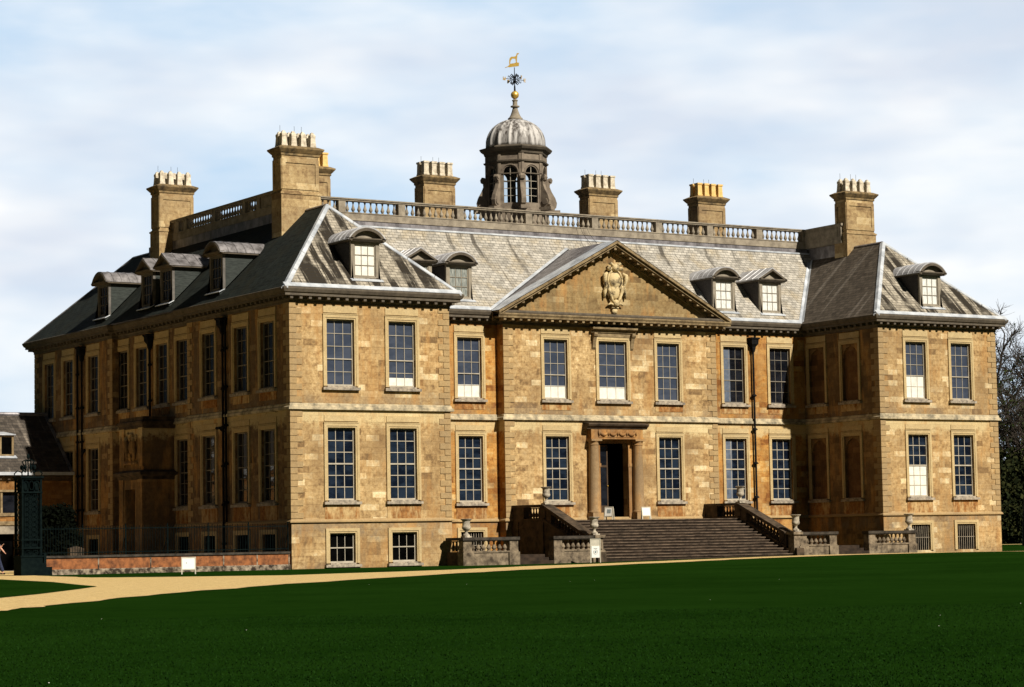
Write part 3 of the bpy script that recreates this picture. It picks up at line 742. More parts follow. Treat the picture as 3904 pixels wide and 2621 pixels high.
# ------------------------------------------------------------------ roofs
E_ = OV - .08; Zr = ZE + .02
AX = W / 2; HT = AX + E_; ZA = Zr + SL * HT
def RP(x, y, d=0): return (x, y, Zr + SL * d)
b = MB(); A = (AX, AX, ZA); A2 = (XT - AX, AX, ZA); NV = D1 - E_ + HT
b.cur = 0; b.face([RP(-E_, -E_), RP(W + E_, -E_), A]); b.face([RP(XT - W - E_, -E_), RP(XT + E_, -E_), A2])
b.cur = 1; b.face([RP(W + E_, D1 - E_), RP(XT - W - E_, D1 - E_), (XT - AX, NV, ZA), (AX, NV, ZA)])
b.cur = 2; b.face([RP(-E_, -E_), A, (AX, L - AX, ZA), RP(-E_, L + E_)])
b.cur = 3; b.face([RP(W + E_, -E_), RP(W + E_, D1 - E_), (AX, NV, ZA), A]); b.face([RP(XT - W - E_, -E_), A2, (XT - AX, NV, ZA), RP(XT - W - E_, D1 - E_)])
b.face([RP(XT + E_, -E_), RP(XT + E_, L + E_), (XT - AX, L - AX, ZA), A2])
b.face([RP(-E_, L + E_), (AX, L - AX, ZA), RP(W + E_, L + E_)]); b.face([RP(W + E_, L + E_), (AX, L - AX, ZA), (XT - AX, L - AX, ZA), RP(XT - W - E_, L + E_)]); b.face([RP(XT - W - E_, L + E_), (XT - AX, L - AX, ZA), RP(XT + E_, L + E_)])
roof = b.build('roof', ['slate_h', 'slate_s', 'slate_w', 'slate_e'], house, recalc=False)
# pediment roof: lead border along the rake, slates behind, running back into the main slope
def main_y(z): return D1 - E_ + (z - Zr) / SL
b = MB()
for s in (-1, 1):
    o = (CC + s * (HB + .02), YC - .70, ZB + .13); t = (CC, YC - .70, APX + .02)
    ob = (CC + s * (HB + .02), main_y(ZB + .13) + .02, ZB + .13); tb = (CC, main_y(APX + .02), APX + .02)
    oi = (CC + s * (HB + .02), YC + .75, ZB + .135); ti = (CC, YC + .75, APX + .025)
    b.cur = 0; b.face([o, t, ti, oi]); b.cur = 1; b.face([oi, ti, tb, ob])
    b.cur = 0; v = Vector(tb) - Vector(ob); nn = Vector((0, -.3, 0))
    b.face([Vector(ob) + Vector((0, -.12, .05)), Vector(tb) + Vector((0, -.12, .05)), Vector(tb) + Vector((0, .12, .16)), Vector(ob) + Vector((0, .12, .16))])
b.build('pediment_roof', ['lead', 'leadd'], ped, recalc=False)
# lead hips, valleys, gutters, ridge flashing
def strip(b, p, q, w=.16, h=.05):
    p, q = Vector(p), Vector(q); d = (q - p).normalized(); s = d.cross(Vector((0, 0, 1))).normalized() * w; u = Vector((0, 0, h))
    dn = Vector((0, 0, -w * .95)); n = max(1, int((q - p).length / 1.6))
    for k in range(n):
        a = p + (q - p) * (k / n); c = p + (q - p) * ((k + 1) / n - .006)
        b.hexa([a - s + dn * .7, a, c, c - s + dn * .7, a - s + dn * .7 + u, a + u, c + u, c - s + dn * .7 + u])
        b.hexa([a, a + s + dn * .7, c + s + dn * .7, c, a + u, a + s + dn * .7 + u, c + s + dn * .7 + u, c + u])
def vstrip(b, p, q, w=.14):
    p, q = Vector(p), Vector(q); s = (q - p).normalized().cross(Vector((0, 0, 1))).normalized() * w; u = Vector((0, 0, w * .75)); e = Vector((0, 0, .035))
    b.face([p - s + u + e, p + e, q + e, q - s + u + e]); b.face([p + e, p + s + u + e, q + s + u + e, q + e])
b = MB()
for q in (A, A2):
    cx = q[0]
    for xx in (cx - HT, cx + HT): b = MB(); strip(b, RP(xx, -E_), q); b.build('hip_lead', 'lead', roof)
b = MB(); strip(b, RP(-E_, L + E_), (AX, L - AX, ZA), .10); b.build('hip_lead', 'leadd', roof)
for y0, y1 in ((AX, 7.0), (L - AX, 23.4)):
    for xx in (AX, XT - AX): b = MB(); strip(b, (xx, y0, ZA), (xx, y1, ZA), .10); b.build('ridge_lead', 'leadd', roof)
for p_, q_ in ((RP(W + E_, D1 - E_), (AX, NV, ZA)), (RP(XT - W - E_, D1 - E_), (XT - AX, NV, ZA))): b = MB(); vstrip(b, p_, q_); b.build('valley_lead', 'lead', roof)
# eaves gutters
for x0, x1, y in ((-E_, W + E_, -E_), (XT - W - E_, XT + E_, -E_), (W + E_, CC - HB, D1 - E_), (CC + HB, XT - W - E_, D1 - E_)):
    b = MB(); b.hexa([(x0, y - .05, Zr + .02), (x1, y - .05, Zr + .02), (x1, y + .16, Zr + .19), (x0, y + .16, Zr + .19), (x0, y - .05, Zr + .05), (x1, y - .05, Zr + .05), (x1, y + .16, Zr + .22), (x0, y + .16, Zr + .22)]); b.build('gutter_lead', 'lead', roof)
# flat roof deck with lead upstand
T = 4.66; YB = D1 - OV + T; XB = -OV + T; XE = 40.02; XE0 = XT - XE; ZD = 17.62; ZB0 = 18.20
YB2 = L - YB
b = MB()
b.sweep([(XE0, YB), (XE, YB)], [(.10, 17.55), (.04, 18.16), (-.02, 18.2), (-.3, 18.2)], closed=False)
for k in range(52):
    x = XE0 + (XE - XE0) * k / 52; b.hexa([(x, YB - .115, 17.6), (x + .03, YB - .115, 17.6), (x + .03, YB - .03, 18.17), (x, YB - .03, 18.17), (x, YB, 17.6), (x + .03, YB, 17.6), (x + .03, YB, 18.17), (x, YB, 18.17)])
b.box((XB, 7.2, 17.55), (XB + .3, L - 7.2, 18.195)); b.box((XE, 7.5, 17.5), (XE + .3, YB, 18.195))
b.box((XB + .3, YB + .05, 18.0), (XT - XB - .3, YB2, 18.12))
b.build('roof_deck', 'leadd', roof)
b = MB(); b.face([(XE0 - .3, YB - .40, Zr + SL * (YB - .40 - D1 + E_) + .015), (XE + .25, YB - .40, Zr + SL * (YB - .40 - D1 + E_) + .015), (XE + .02, YB - .12, 17.86), (XE0, YB - .12, 17.86)]); b.build('top_course', 'slate_s', roof, recalc=False)
b = MB(); b.box((XE0, YB - .15, 17.86), (XE + .05, YB - .118, 17.95)); b.build('drip_lead', 'lead', roof)

# ------------------------------------------------------------------ roof balustrade
def baluster_mesh(h, r=.085, n=10, mat='balus', name='baluster'):
    b = MB(); pr = [(.85, 0), (.85, .06), (.50, .09), (.62, .14), (1.0, .24), (1.05, .32), (.80, .44), (.45, .62), (.36, .76), (.42, .84), (.62, .87), (.42, .90), (.8, .94), (.8, 1.0)]
    b.lathe([(r * a, h * z) for a, z in pr], n); return b.mesh(name, mat, smooth='auto')
BAL = baluster_mesh(.60, .10)
rb = MB()
def rail(b, F, u0, u1, z0, zb, h, dep=.16, top=.14, posts=(), pw=.42):
    """plinth below, handrail above; balusters stand from z0+zb to z0+zb+h"""
    lb(b, F, u0, u1, -dep, dep, z0, z0 + zb - .05); lb(b, F, u0, u1, -dep - .03, dep + .03, z0 + zb - .05, z0 + zb)
    lb(b, F, u0, u1, -dep - .05, dep + .05, z0 + zb + h, z0 + zb + h + top * .55); lb(b, F, u0, u1, -dep - .10, dep + .10, z0 + zb + h + top * .55, z0 + zb + h + top)
    for p in posts: lb(b, F, p - pw / 2, p + pw / 2, -dep - .02, dep + .02, z0 + zb, z0 + zb + h)
P_ = [XE0 + .2, 8.5, 12.12, 15.78, 20.2, 24.63, 29.05, 32.71, 36.33, XE - .2]
rail(rb, FS(YB + .1), XE0, XE, ZB0, .42, .60, posts=P_)
FWb = FW(XB + .14); PW = [YB + .9, 13.2, 16.9, 20.6, YB2 - .6]
rail(rb, FWb, 8.0, L - 8.3, ZB0 - .02, .42, .60, posts=PW)
lb(rb, FWb, 8.0, YB + .9, -.12, .12, ZB0 + .4, ZB0 + 1.02); lb(rb, FWb, YB2 - .6, L - 8.3, -.12, .12, ZB0 + .4, ZB0 + 1.02)
lb(rb, FWb, 8.4, YB + .3, .12, .15, ZB0 + .5, ZB0 + .92); lb(rb, FWb, YB2, L - 8.8, .12, .15, ZB0 + .5, ZB0 + .92)
FEb = FW(XE - .1); lb(rb, FEb, 7.2, YB, -.14, .14, ZB0, ZB0 + 1.02); lb(rb, FEb, 7.1, YB + .26, -.2, .2, ZB0 + 1.02, ZB0 + 1.16); lb(rb, FEb, 7.5, YB - .4, .14, .17, ZB0 + .42, ZB0 + .92)
FEc = FW(XE0 + .1); lb(rb, FEc, 7.2, YB, -.14, .14, ZB0, ZB0 + 1.02)
rbo = rb.build('roof_balustrade', 'balus', house)
nb_ = 0
for a, c in zip(P_, P_[1:]):
    n = max(1, int(round((c - a - .42) / .345)))
    for k in range(n):
        if a < 6: 
            if k < 4: continue
        inst('baluster', BAL, rbo, (a + .21 + (c - a - .42) * (k + .5) / n, YB + .1, ZB0 + .42)); nb_ += 1
wb = MB()
for a, c in zip(PW, PW[1:]):
    n = int(round((c - a - .42) / .345))
    for k in range(n):
        st = len(wb.v); pr = [(.085, 0), (.085, .04), (.05, .06), (.1, .15), (.1, .2), (.045, .37), (.036, .46), (.06, .52), (.08, .56), (.08, .60)]
        wb.lathe(pr, 8, (XB + .14, a + .21 + (c - a - .42) * (k + .5) / n)); 
        for q in range(st, len(wb.v)): wb.v[q] = (wb.v[q][0], wb.v[q][1], wb.v[q][2] + ZB0 + .40)
wb.build('baluster', 'balus', rbo, smooth='auto')['kind'] = 'stuff'

# ------------------------------------------------------------------ chimneys
def chimney(x0, x1, y0, y1, zb, zc, pots=4, potm='pot_w', capped=True, label=None, offs=.42, ph=.80):
    b = MB(); zl = zc - .42
    zsh = 18.85
    if zb < zsh:
        b.box((x0 - .07, y0 - .07, zb), (x1 + .07, y1 + .07, zsh - .14)); b.box((x0 - .11, y0 - .11, zsh - .14), (x1 + .11, y1 + .11, zsh - .05)); b.box((x0 - .05, y0 - .05, zsh - .05), (x1 + .05, y1 + .05, zsh))
    b.box((x0, y0, max(zb, zsh)), (x1, y1, zl))
    lo = max(zb, zsh) + .12; hi = zl - .20; fw = .20
    for (F, a, c) in ((FS(y0), x0, x1), (FW(x0), y0, y1)):                      # raised margins round a sunk panel
        lb(b, F, a, a + fw, 0, .045, lo, hi); lb(b, F, c - fw, c, 0, .045, lo, hi); lb(b, F, a + fw, c - fw, 0, .045, lo, lo + .2); lb(b, F, a + fw, c - fw, 0, .045, hi - .2, hi)
    q = [(x0, y0), (x1, y0), (x1, y1), (x0, y1)]
    b.cur = 1
    b.sweep(q, [(0, zl - .06), (.05, zl - .02), (.05, zl + .08), (.09, zl + .12), (.17, zl + .22), (.23, zl + .30), (.23, zl + .36), (.0, zc + .05), (-.4, zc + .06)])
    b.box((x0 + .02, y0 + .02, zc - .1), (x1 - .02, y1 - .02, zc + .055))
    ch = b.build('chimney', ['stone_c', 'cap'], house)
    if label: ch['label'] = label
    pb = MB(); r = .20
    if capped:
        pb.lathe([(r * 1.05, 0), (r * 1.05, .08), (r * .98, .10), (r * .80, ph * .62), (r * .88, ph * .66), (r * .88, ph * .80), (r * .62, ph * .86), (r * .34, ph * .97), (.02, ph)], 4, rot=R(45))
    else:
        pb.lathe([(r * 1.12, 0), (r * 1.12, .10), (r * 1.0, .12), (r * .92, ph * .84), (r * 1.15, ph * .86), (r * 1.15, ph * .98), (r * .8, ph)], 4, rot=R(45))
    for k_ in range(len(pb.v)): pb.v[k_] = (pb.v[k_][0] * 1.12, pb.v[k_][1] * 1.12, pb.v[k_][2])
    pm = pb.mesh('chimney_pot', potm)
    n = pots; span = x1 - x0 - .46
    for k in range(n):
        for yy in ((y0 + .25, y1 - .25) if y1 - y0 > .9 else ((y0 + y1) / 2,)):
            inst('chimney_pot', pm, ch, (x0 + .23 + span * k / (n - 1), yy, zc + .05))
    for k in (0, n // 2, n - 1):
        rd = MB()
        x = x0 + .35 + span * k / n; rd.tube([(x, y1 - .1, zc), (x, y1 - .1, zc + ph + .42)], .009, 5)
        rd.build('lightning_rod', 'iron', ch)
    return ch
M['stone_c'] = stone('chimney_stone', [(.22, .145, .075), (.38, .265, .135), (.52, .385, .20), (.66, .52, .30)], dirtamt=.7, bh=.42, bw=1.0, dlo=.44)
M['cap'] = plain('lichened_cap', (.07, .052, .03), (.30, .21, .10), 3, .9)
chimney(3.0, 5.08, 6.6, 7.55, 16.3, 21.13, label='tall chimney with capped square pots behind the near hipped roof')
chimney(3.35, 5.40, 22.4, 23.5, 16.3, 21.35, label='tall chimney with capped pots at the far end of the west roof')
chimney(39.95, 42.03, 6.85, 7.85, 17.0, 21.2, label='tall chimney with capped pots on the right wing')
for xc, pm, lab in ((8.93, 'pot_y', 'chimney with buff pots mostly behind the tall near chimney'), (16.85, 'pot_w', 'chimney left of the cupola with straight pale pots'), (27.98, 'pot_w', 'chimney just right of the cupola with straight pale pots'), (35.9, 'pot_y', 'chimney with straight buff yellow pots right of the pediment')):
    chimney(xc - 1.0, xc + 1.0, 14.5, 15.5, 18.0, 21.62, potm=pm, capped=False, label=lab)

# ------------------------------------------------------------------ dormers (local: x along the wall, -y outward, origin at wall plane)
def dormer(x, y, rz, kind, curtain='white', dark=False, label=None):
    z0, z1, hw = 13.92, 15.50, .58; fy = .2; ow = .78; top = 15.64
    root_y = lambda z: -E_ + (z - Zr) / SL          # local y where the roof slope is at height z
    fr = MB()
    fr.box((-ow, fy, z0 - .12), (-hw, fy + .14, top)); fr.box((hw, fy, z0 - .12), (ow, fy + .14, top)); fr.box((-hw, fy, z1), (hw, fy + .14, top)); fr.box((-hw, fy - .03, z0 - .12), (hw, fy + .14, z0))
    d = inst('dormer', fr.mesh('dormer', ('frame_dw' if dark else 'frame_d')), house, (x, y, 0), rz)
    if label: d['label'] = label
    wm = MB(); f2 = .05; yb = fy + .07
    wm.box((-hw, yb - .02, z0), (-hw + f2, yb + .03, z1)); wm.box((hw - f2, yb - .02, z0), (hw, yb + .03, z1)); wm.box((-hw + f2, yb - .02, z1 - f2), (hw - f2, yb + .03, z1)); wm.box((-hw + f2, yb - .02, z0), (hw - f2, yb + .03, z0 + f2))
    for k in (1, 2): xx = -hw + f2 + (2 * hw - 2 * f2) * k / 3; wm.box((xx - .012, yb - .012, z0 + f2), (xx + .012, yb + .012, z1 - f2))
    for k in (1, 2): zz = z0 + f2 + (z1 - z0 - 2 * f2) * k / 3; wm.box((-hw + f2, yb - .014, zz - .016), (hw - f2, yb + .013, zz + .016))
    wo_ = wm.build('window', ('frame_dw' if dark else 'frame_d'), d)
    g = MB(); g.face([(-hw + f2, yb + .02, z0), (hw - f2, yb + .02, z0), (hw - f2, yb + .02, z1), (-hw + f2, yb + .02, z1)])
    g.build('pane', 'glass_w' if dark else curtain, wo_, recalc=False)
    # cheeks
    for s in (-1, 1):
        ck = MB(); ck.prism([(fy + .141, z0 - .35), (fy + .141, top), (root_y(top) + .1, top), (root_y(z0 - .35) + .1, z0 - .35)], 'x', s * (ow - .05), s * (ow + .01))
        ck.build('cheek', 'cheek_w' if dark else 'cheek', d)
    # moulded eaves + roof
    rf = MB(); rw = ow + .22; ye = fy - .26; lead = 'leadw' if dark else 'leads'
    if kind == 'arch':
        hgt = .60; rr = (rw * rw + hgt * hgt) / (2 * hgt); a0 = math.asin(rw / rr); N = 14
        arc = lambda o: [((rr + o) * math.sin(-a0 + 2 * a0 * k / N), top + hgt - rr + (rr + o) * math.cos(-a0 + 2 * a0 * k / N)) for k in range(N + 1)]
        ao, ai = arc(.06), arc(-.06)
        for k in range(N):
            for (yy0, yy1, o, i_) in ((ye, None, ao, ai),):
                p0, p1, q0, q1 = o[k], o[k + 1], i_[k], i_[k + 1]
                y0b, y1b = root_y(p0[1]) + .08, root_y(p1[1]) + .08
                rf.hexa([(q0[0], ye, q0[1]), (q1[0], ye, q1[1]), (q1[0], y1b, q1[1]), (q0[0], y0b, q0[1]), (p0[0], ye, p0[1]), (p1[0], ye, p1[1]), (p1[0], y1b, p1[1]), (p0[0], y0b, p0[1])])
        # standing seams
        for j in range(1, 5):
            yy = ye + (root_y(top + .3) - ye) * j / 5
            pts = [(p[0], yy, p[1] + .01) for p in ao]; rf.tube(pts, .022, 5)
        tym = MB(); tym.prism([(-rw + .08, top + .05)] + [(p[0] * .93, top + .02 + (p[1] - top) * .90) for p in ai[1:-1]] + [(rw - .08, top + .05)], 'y', fy - .02, fy + .12)
        rim = MB()
        for k in range(N):
            o, i_ = arc(-.0), arc(-.14); p0, p1, q0, q1 = o[k], o[k + 1], i_[k], i_[k + 1]
            rim.hexa([(q0[0], ye - .03, q0[1]), (q1[0], ye - .03, q1[1]), (q1[0], fy - .02, q1[1]), (q0[0], fy - .02, q0[1]), (p0[0], ye - .03, p0[1]), (p1[0], ye - .03, p1[1]), (p1[0], fy - .02, p1[1]), (p0[0], fy - .02, p0[1])])
    else:
        hgt = .62
        for s in (-1, 1):
            p0, p1 = (s * (rw + .05), top + .02), (0, top + hgt + .08); t = .07
            y0b, y1b = root_y(p0[1]) + .08, root_y(p1[1]) + .08
            rf.hexa([(p0[0], ye, p0[1]), (p1[0], ye, p1[1]), (p1[0], y1b, p1[1]), (p0[0], y0b, p0[1]), (p0[0], ye, p0[1] + t), (p1[0], ye, p1[1] + t), (p1[0], y1b, p1[1] + t), (p0[0], y0b, p0[1] + t)])
            for j in range(1, 4):
                yy = ye + (root_y(top + .3) - ye) * j / 4; rf.tube([(p0[0], yy, p0[1] + t + .01), (p1[0], yy, p1[1] + t + .01)], .022, 5)
        tym = MB(); tym.prism([(-rw + .15, top + .05), (rw - .15, top + .05), (0, top + hgt - .02)], 'y', fy - .02, fy + .12)
        rim = MB()
        for s in (-1, 1):
            rim.hexa([(s * rw, ye - .03, top), (0, ye - .03, top + hgt - .06), (0, fy - .02, top + hgt - .06), (s * rw, fy - .02, top), (s * rw, ye - .03, top + .10), (0, ye - .03, top + hgt + .06), (0, fy - .02, top + hgt + .06), (s * rw, fy - .02, top + .10)])
    rim.prism([(fy - .02, top - .06), (ye + .10, top - .02), (ye - .03, top + .04), (ye - .03, top + .10), (fy - .02, top + .12)], 'x', -rw - .02, rw + .02)
    for s in (-1, 1): rim.prism([(fy, top - .05), (fy, top + .06), (root_y(top) + .05, top + .06), (root_y(top) + .05, top - .05)], 'x', s * (ow), s * (rw + .02))
    rf.build('dormer_roof', lead, d, smooth=False); tym.build('tympanum', ('frame_dw' if dark else 'frame_d'), d); rim.build('eaves_moulding', 'grey', d)
    ap = MB(); ap.hexa([(-ow - .1, root_y(z0 - .28) - .02, z0 - .26), (ow + .1, root_y(z0 - .28) - .02, z0 - .26), (ow + .1, fy + .05, z0 - .1), (-ow - .1, fy + .05, z0 - .1), (-ow - .1, root_y(z0 - .28) - .02, z0 - .22), (ow + .1, root_y(z0 - .28) - .02, z0 - .22), (ow + .1, fy + .05, z0 - .06), (-ow - .1, fy + .05, z0 - .06)])
    ap.build('lead_apron', 'lead', d)
    return d
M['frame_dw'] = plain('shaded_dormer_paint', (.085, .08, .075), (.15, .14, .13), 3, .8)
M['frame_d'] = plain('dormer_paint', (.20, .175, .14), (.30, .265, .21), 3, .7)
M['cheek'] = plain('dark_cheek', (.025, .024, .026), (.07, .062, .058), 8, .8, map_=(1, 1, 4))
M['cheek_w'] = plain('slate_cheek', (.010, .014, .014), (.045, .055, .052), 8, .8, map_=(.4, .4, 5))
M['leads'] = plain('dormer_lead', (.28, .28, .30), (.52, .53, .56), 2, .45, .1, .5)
M['leadw'] = plain('shaded_dormer_lead', (.075, .07, .072), (.27, .26, .275), 2.6, .5, .1, .4, map_=(1, 1, .6))  # dimmed copy of the dormer lead, west shade put into the colour
dormer(4.2, 0, 0, 'arch', label='arched dormer with white blind on the near left wing')
dormer(40.25, 0, 0, 'arch', 'curtain', label='arched dormer on the right wing')
dormer(13.33, D1, 0, 'arch', 'curtain_g', label='arched dormer left of the pediment')
dormer(10.9, D1, 0, 'gable', 'curtain_g', label='gabled dormer half hidden by the left wing hip')
dormer(30.70, D1, 0, 'arch', 'curtain', label='arched dormer right of the pediment')
dormer(34.0, D1, 0, 'gable', 'curtain', label='gabled dormer by the right wing')
for yy, k, lab in ((8.05, 'arch', 'nearest arched dormer on the west roof'), (14.13, 'gable', 'nearer gabled dormer on the west roof'), (16.58, 'gable', 'farther gabled dormer on the west roof'), (22.58, 'arch', 'farthest arched dormer on the west roof')):
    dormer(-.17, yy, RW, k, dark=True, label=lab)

# ------------------------------------------------------------------ cupola
CX, CY = CC, 15.2
b = MB(); RO = 2.0; oct_ = lambda r: [(CX + r / math.cos(R(22.5)) * math.cos(R(-112.5 + 45 * k)), CY + r / math.cos(R(22.5)) * math.sin(R(-112.5 + 45 * k))) for k in range(8)]
AP = 1.63; side = 2 * AP * math.tan(R(22.5))
def archpanel(b, F, u0, u1, z0, z1, hw, zb, zs, t=.16):
    n = 10; arc = [(hw * math.cos(math.pi * k / n), zs + hw * math.sin(math.pi * k / n)) for k in range(n + 1)]   # right to left
    for nn in (0, -t):
        b.face([F(u0, nn, z0), F(-hw, nn, z0), F(-hw, nn, z1), F(u0, nn, z1)]); b.face([F(hw, nn, z0), F(u1, nn, z0), F(u1, nn, z1), F(hw, nn, z1)])
        b.face([F(-hw, nn, z0), F(hw, nn, z0), F(hw, nn, zb), F(-hw, nn, zb)])
        for p, q in zip(arc, arc[1:]): b.face([F(p[0], nn, p[1]), F(q[0], nn, q[1]), F(q[0], nn, z1), F(p[0], nn, z1)])
    loop = [(-hw, zb), (hw, zb)] + arc
    for p, q in zip(loop, loop[1:] + loop[:1]): b.face([F(p[0], 0, p[1]), F(q[0], 0, q[1]), F(q[0], -t, q[1]), F(p[0], -t, p[1])])
cwin = []
for k in range(8):
    a = R(-90 + 45 * k); N = Vector((math.cos(a), math.sin(a), 0)); U = Vector((-math.sin(a), math.cos(a), 0))
    F = frame(Vector((CX, CY, 0)) + N * AP, U, N); archpanel(b, F, -side / 2, side / 2, 18.1, 23.2, .40, 20.35, 22.05)
    cwin.append(F)
    for s in (-1, 1): lb(b, F, s * side / 2 - s * .0, s * side / 2 - s * .15, .0, .05, 18.2, 23.2)
    arcm = [(.50 * math.cos(math.pi * j / 12), 22.05 + .50 * math.sin(math.pi * j / 12)) for j in range(13)]
    b.tube([F(p[0], .02, p[1]) for p in arcm], .04, 5)
for (z0, z1, r) in ((18.1, 19.9, AP + .12),):
    b.sweep(oct_(AP), [(0.0, 20.0), (.10, 19.95), (.10, 18.1)])
cup = b.build('cupola', 'cup', house)
b = MB(); b.sweep(oct_(AP), [(0, 22.66), (.12, 22.72), (.14, 22.80), (0, 22.84)]); b.sweep(oct_(AP), [(0, 22.0), (.05, 22.0), (.05, 22.06), (0, 22.06)]); b.sweep(oct_(AP), [(0, 23.14), (.08, 23.20), (.12, 23.32), (.26, 23.42), (.34, 23.54), (.34, 23.60), (.0, 23.70), (-.3, 23.70)])
b.build('cupola_cornice', 'grey', cup)
b = MB(); g = MB()
for F in cwin:
    lb(b, F, -.015, .015, -.10, -.07, 20.35, 22.47)
    for z in (20.75, 21.18, 21.6, 22.05): lb(b, F, -.43, .43, -.10, -.075, z - .012, z + .012)
    g.face([F(-.44, -.09, 20.33), F(.44, -.09, 20.33), F(.44, -.09, 22.05)] + [F(.44 * math.cos(math.pi * j / 8), -.09, 22.05 + .43 * math.sin(math.pi * j / 8)) for j in range(1, 8)] + [F(-.44, -.09, 22.05)])
b.build('glazing_bars', 'frame', cup); g.build('pane', 'clear', cup, recalc=False)
for k in range(8):                                         # console scrolls at the eight corners
    a = R(-112.5 + 45 * k); N = Vector((math.cos(a), math.sin(a), 0)); U = Vector((-math.sin(a), math.cos(a), 0))
    F = frame(Vector((CX, CY, 0)) + N * (AP / math.cos(R(22.5)) - .06), U, N); b = MB()
    pl = [(0, 20.1), (.40, 20.1), (.58, 20.24), (.63, 20.5), (.54, 20.8), (.34, 21.15), (.22, 21.45), (.24, 21.62), (.36, 21.68), (.40, 21.84), (.32, 21.98), (.16, 21.96), (0, 21.8)]
    i = len(b.v); n = len(pl); hwid = .12
    b.v += [F(-hwid, p[0], p[1]) for p in pl] + [F(hwid, p[0], p[1]) for p in pl]
    b.f += [tuple(range(n)), tuple(range(2 * n - 1, n - 1, -1))] + [(j, (j + 1) % n, n + (j + 1) % n, n + j) for j in range(n)]; b.mi += [0] * (n + 2)
    for s in (-1, 1): b.tube([F(s * .12, .36, 20.42), F(s * .17, .36, 20.42)], .18, 10); b.tube([F(s * .12, .28, 21.82), F(s * .17, .28, 21.82)], .09, 8)
    lb(b, F, -.2, .2, -.1, .8, 19.9, 20.1)
    b.build('console', 'cup', cup)
b = MB(); RD = 1.68
prof = [(RD, 23.66), (RD * .995, 23.85)] + [(RD * math.cos(R(t)) ** .92, 23.85 + 1.55 * math.sin(R(t))) for t in range(8, 80, 8)] + [(.30, 25.38)]
def rib(a, z):
    q = abs(math.cos(8 * a)); return 1 + .05 * q ** 14
b.lathe(prof, 192, (CX, CY), rf=rib)
b.build('dome', 'dome', cup, smooth=True)
b = MB(); b.lathe([(.34, 25.30), (.43, 25.38), (.43, 25.46), (.36, 25.50), (.27, 25.66), (.20, 25.85), (.15, 26.02), (.14, 26.08), (.26, 26.12), (.26, 26.18), (.14, 26.22), (.13, 26.45), (.17, 26.48), (.17, 26.53), (.09, 26.56), (.08, 26.70)], 20, (CX, CY))
b.build('finial', 'balus', cup, smooth='auto')
b = MB(); b.ball((CX, CY, 26.83), .235, 24, 14); b.build('ball', 'gold', cup, smooth=True)
vane = MB()
vane.tube([(CX, CY, 27.05), (CX, CY, 27.35), (CX, CY, 27.4), (CX, CY, 28.45)], [.06, .045, .03, .022], 6)
for k in range(4):
    a = R(90 * k); ux, uy = math.cos(a), math.sin(a); P3 = lambda r, z: (CX + ux * r, CY + uy * r, z)
    vane.tube([P3(0, 27.74), P3(.62, 27.74)], .018, 5)
    for sg in (1, -1):
        vane.tube([P3(.08, 27.74 + sg * .04), P3(.10, 27.74 + sg * .22), P3(.20, 27.74 + sg * .30), P3(.27, 27.74 + sg * .20), P3(.20, 27.74 + sg * .13)], .026, 5)
        vane.tube([P3(.30, 27.74 + sg * .03), P3(.34, 27.74 + sg * .16), P3(.42, 27.74 + sg * .18), P3(.44, 27.74 + sg * .08)], .022, 5)
wv = vane.build('weathervane', 'iron', cup)
b = MB(); r3 = Vector((.844, -.536, 0)); VF = frame((CX, CY, 0), r3, (r3.y, -r3.x, 0))
def flat(b, pl, t=.015):
    i = len(b.v); n = len(pl); b.v += [VF(p[0], -t, p[1]) for p in pl] + [VF(p[0], t, p[1]) for p in pl]
    b.f += [tuple(range(i, i + n)), tuple(range(i + 2 * n - 1, i + n - 1, -1))] + [(i + j, i + (j + 1) % n, i + n + (j + 1) % n, i + n + j) for j in range(n)]; b.mi += [0] * (n + 2)
flat(b, [(-.56, 28.42), (-.34, 28.48), (-.30, 28.46), (.26, 28.52), (.28, 28.72), (.10, 28.74), (.02, 28.70), (-.26, 28.66), (-.36, 28.52), (-.52, 28.46)])
flat(b, [(-.30, 28.66), (-.24, 28.66), (-.20, 28.86), (-.10, 28.97), (.06, 28.95), (.10, 28.72), (.15, 28.72), (.17, 29.0), (.19, 29.18), (.28, 29.24), (.27, 29.28), (.16, 29.28), (.10, 29.12), (.02, 29.08), (-.16, 29.08), (-.26, 29.0), (-.29, 28.86)])
b.build('hound', 'gold', wv)
b = MB()                                            # compass letters at the arm ends
def letter(ch, ox, oy, U):
    F = frame((CX + ox, CY + oy, 27.64), U, (0, -1, 0) if abs(U[0]) > .5 else (1, 0, 0)); q = .02
    seg = {'E': [(-.07, -.04, 0, .2), (-.04, .07, .17, .2), (-.04, .05, .09, .12), (-.04, .07, 0, .03)], 'N': [(-.07, -.04, 0, .2), (.04, .07, 0, .2)],
           'S': [(-.07, .07, .17, .2), (-.07, -.04, .1, .17), (-.07, .07, .085, .115), (.04, .07, .03, .085), (-.07, .07, 0, .03)], 'W': [(-.08, -.05, 0, .2), (.05, .08, 0, .2), (-.015, .015, 0, .12), (-.05, .05, 0, .03)]}[ch]
    for a, c, d, e in seg: lb(b, F, a, c, -q, q, d, e)
    if ch == 'N': b.hexa([F(-.05, -q, .18), F(-.03, -q, .2), F(-.03, q, .2), F(-.05, q, .18), F(.03, -q, 0), F(.05, -q, .02), F(.05, q, .02), F(.03, q, 0)])
for a_ in (('E', .70, 0, (1, 0, 0)), ('W', -.70, 0, (1, 0, 0)), ('N', 0, .70, (0, 1, 0)), ('S', 0, -.70, (0, 1, 0))): b = MB(); letter(*a_); b.build('compass_letter', 'gold', wv)
b = MB()
for dx in (0, .45): b.tube([(23.2 + dx, 10.35, 19.2), (23.6 + dx, 10.2, 18.2), (24.0 + dx, 9.2, 16.95)], .009, 4)
b.build('stay_wire', 'iron', cup)

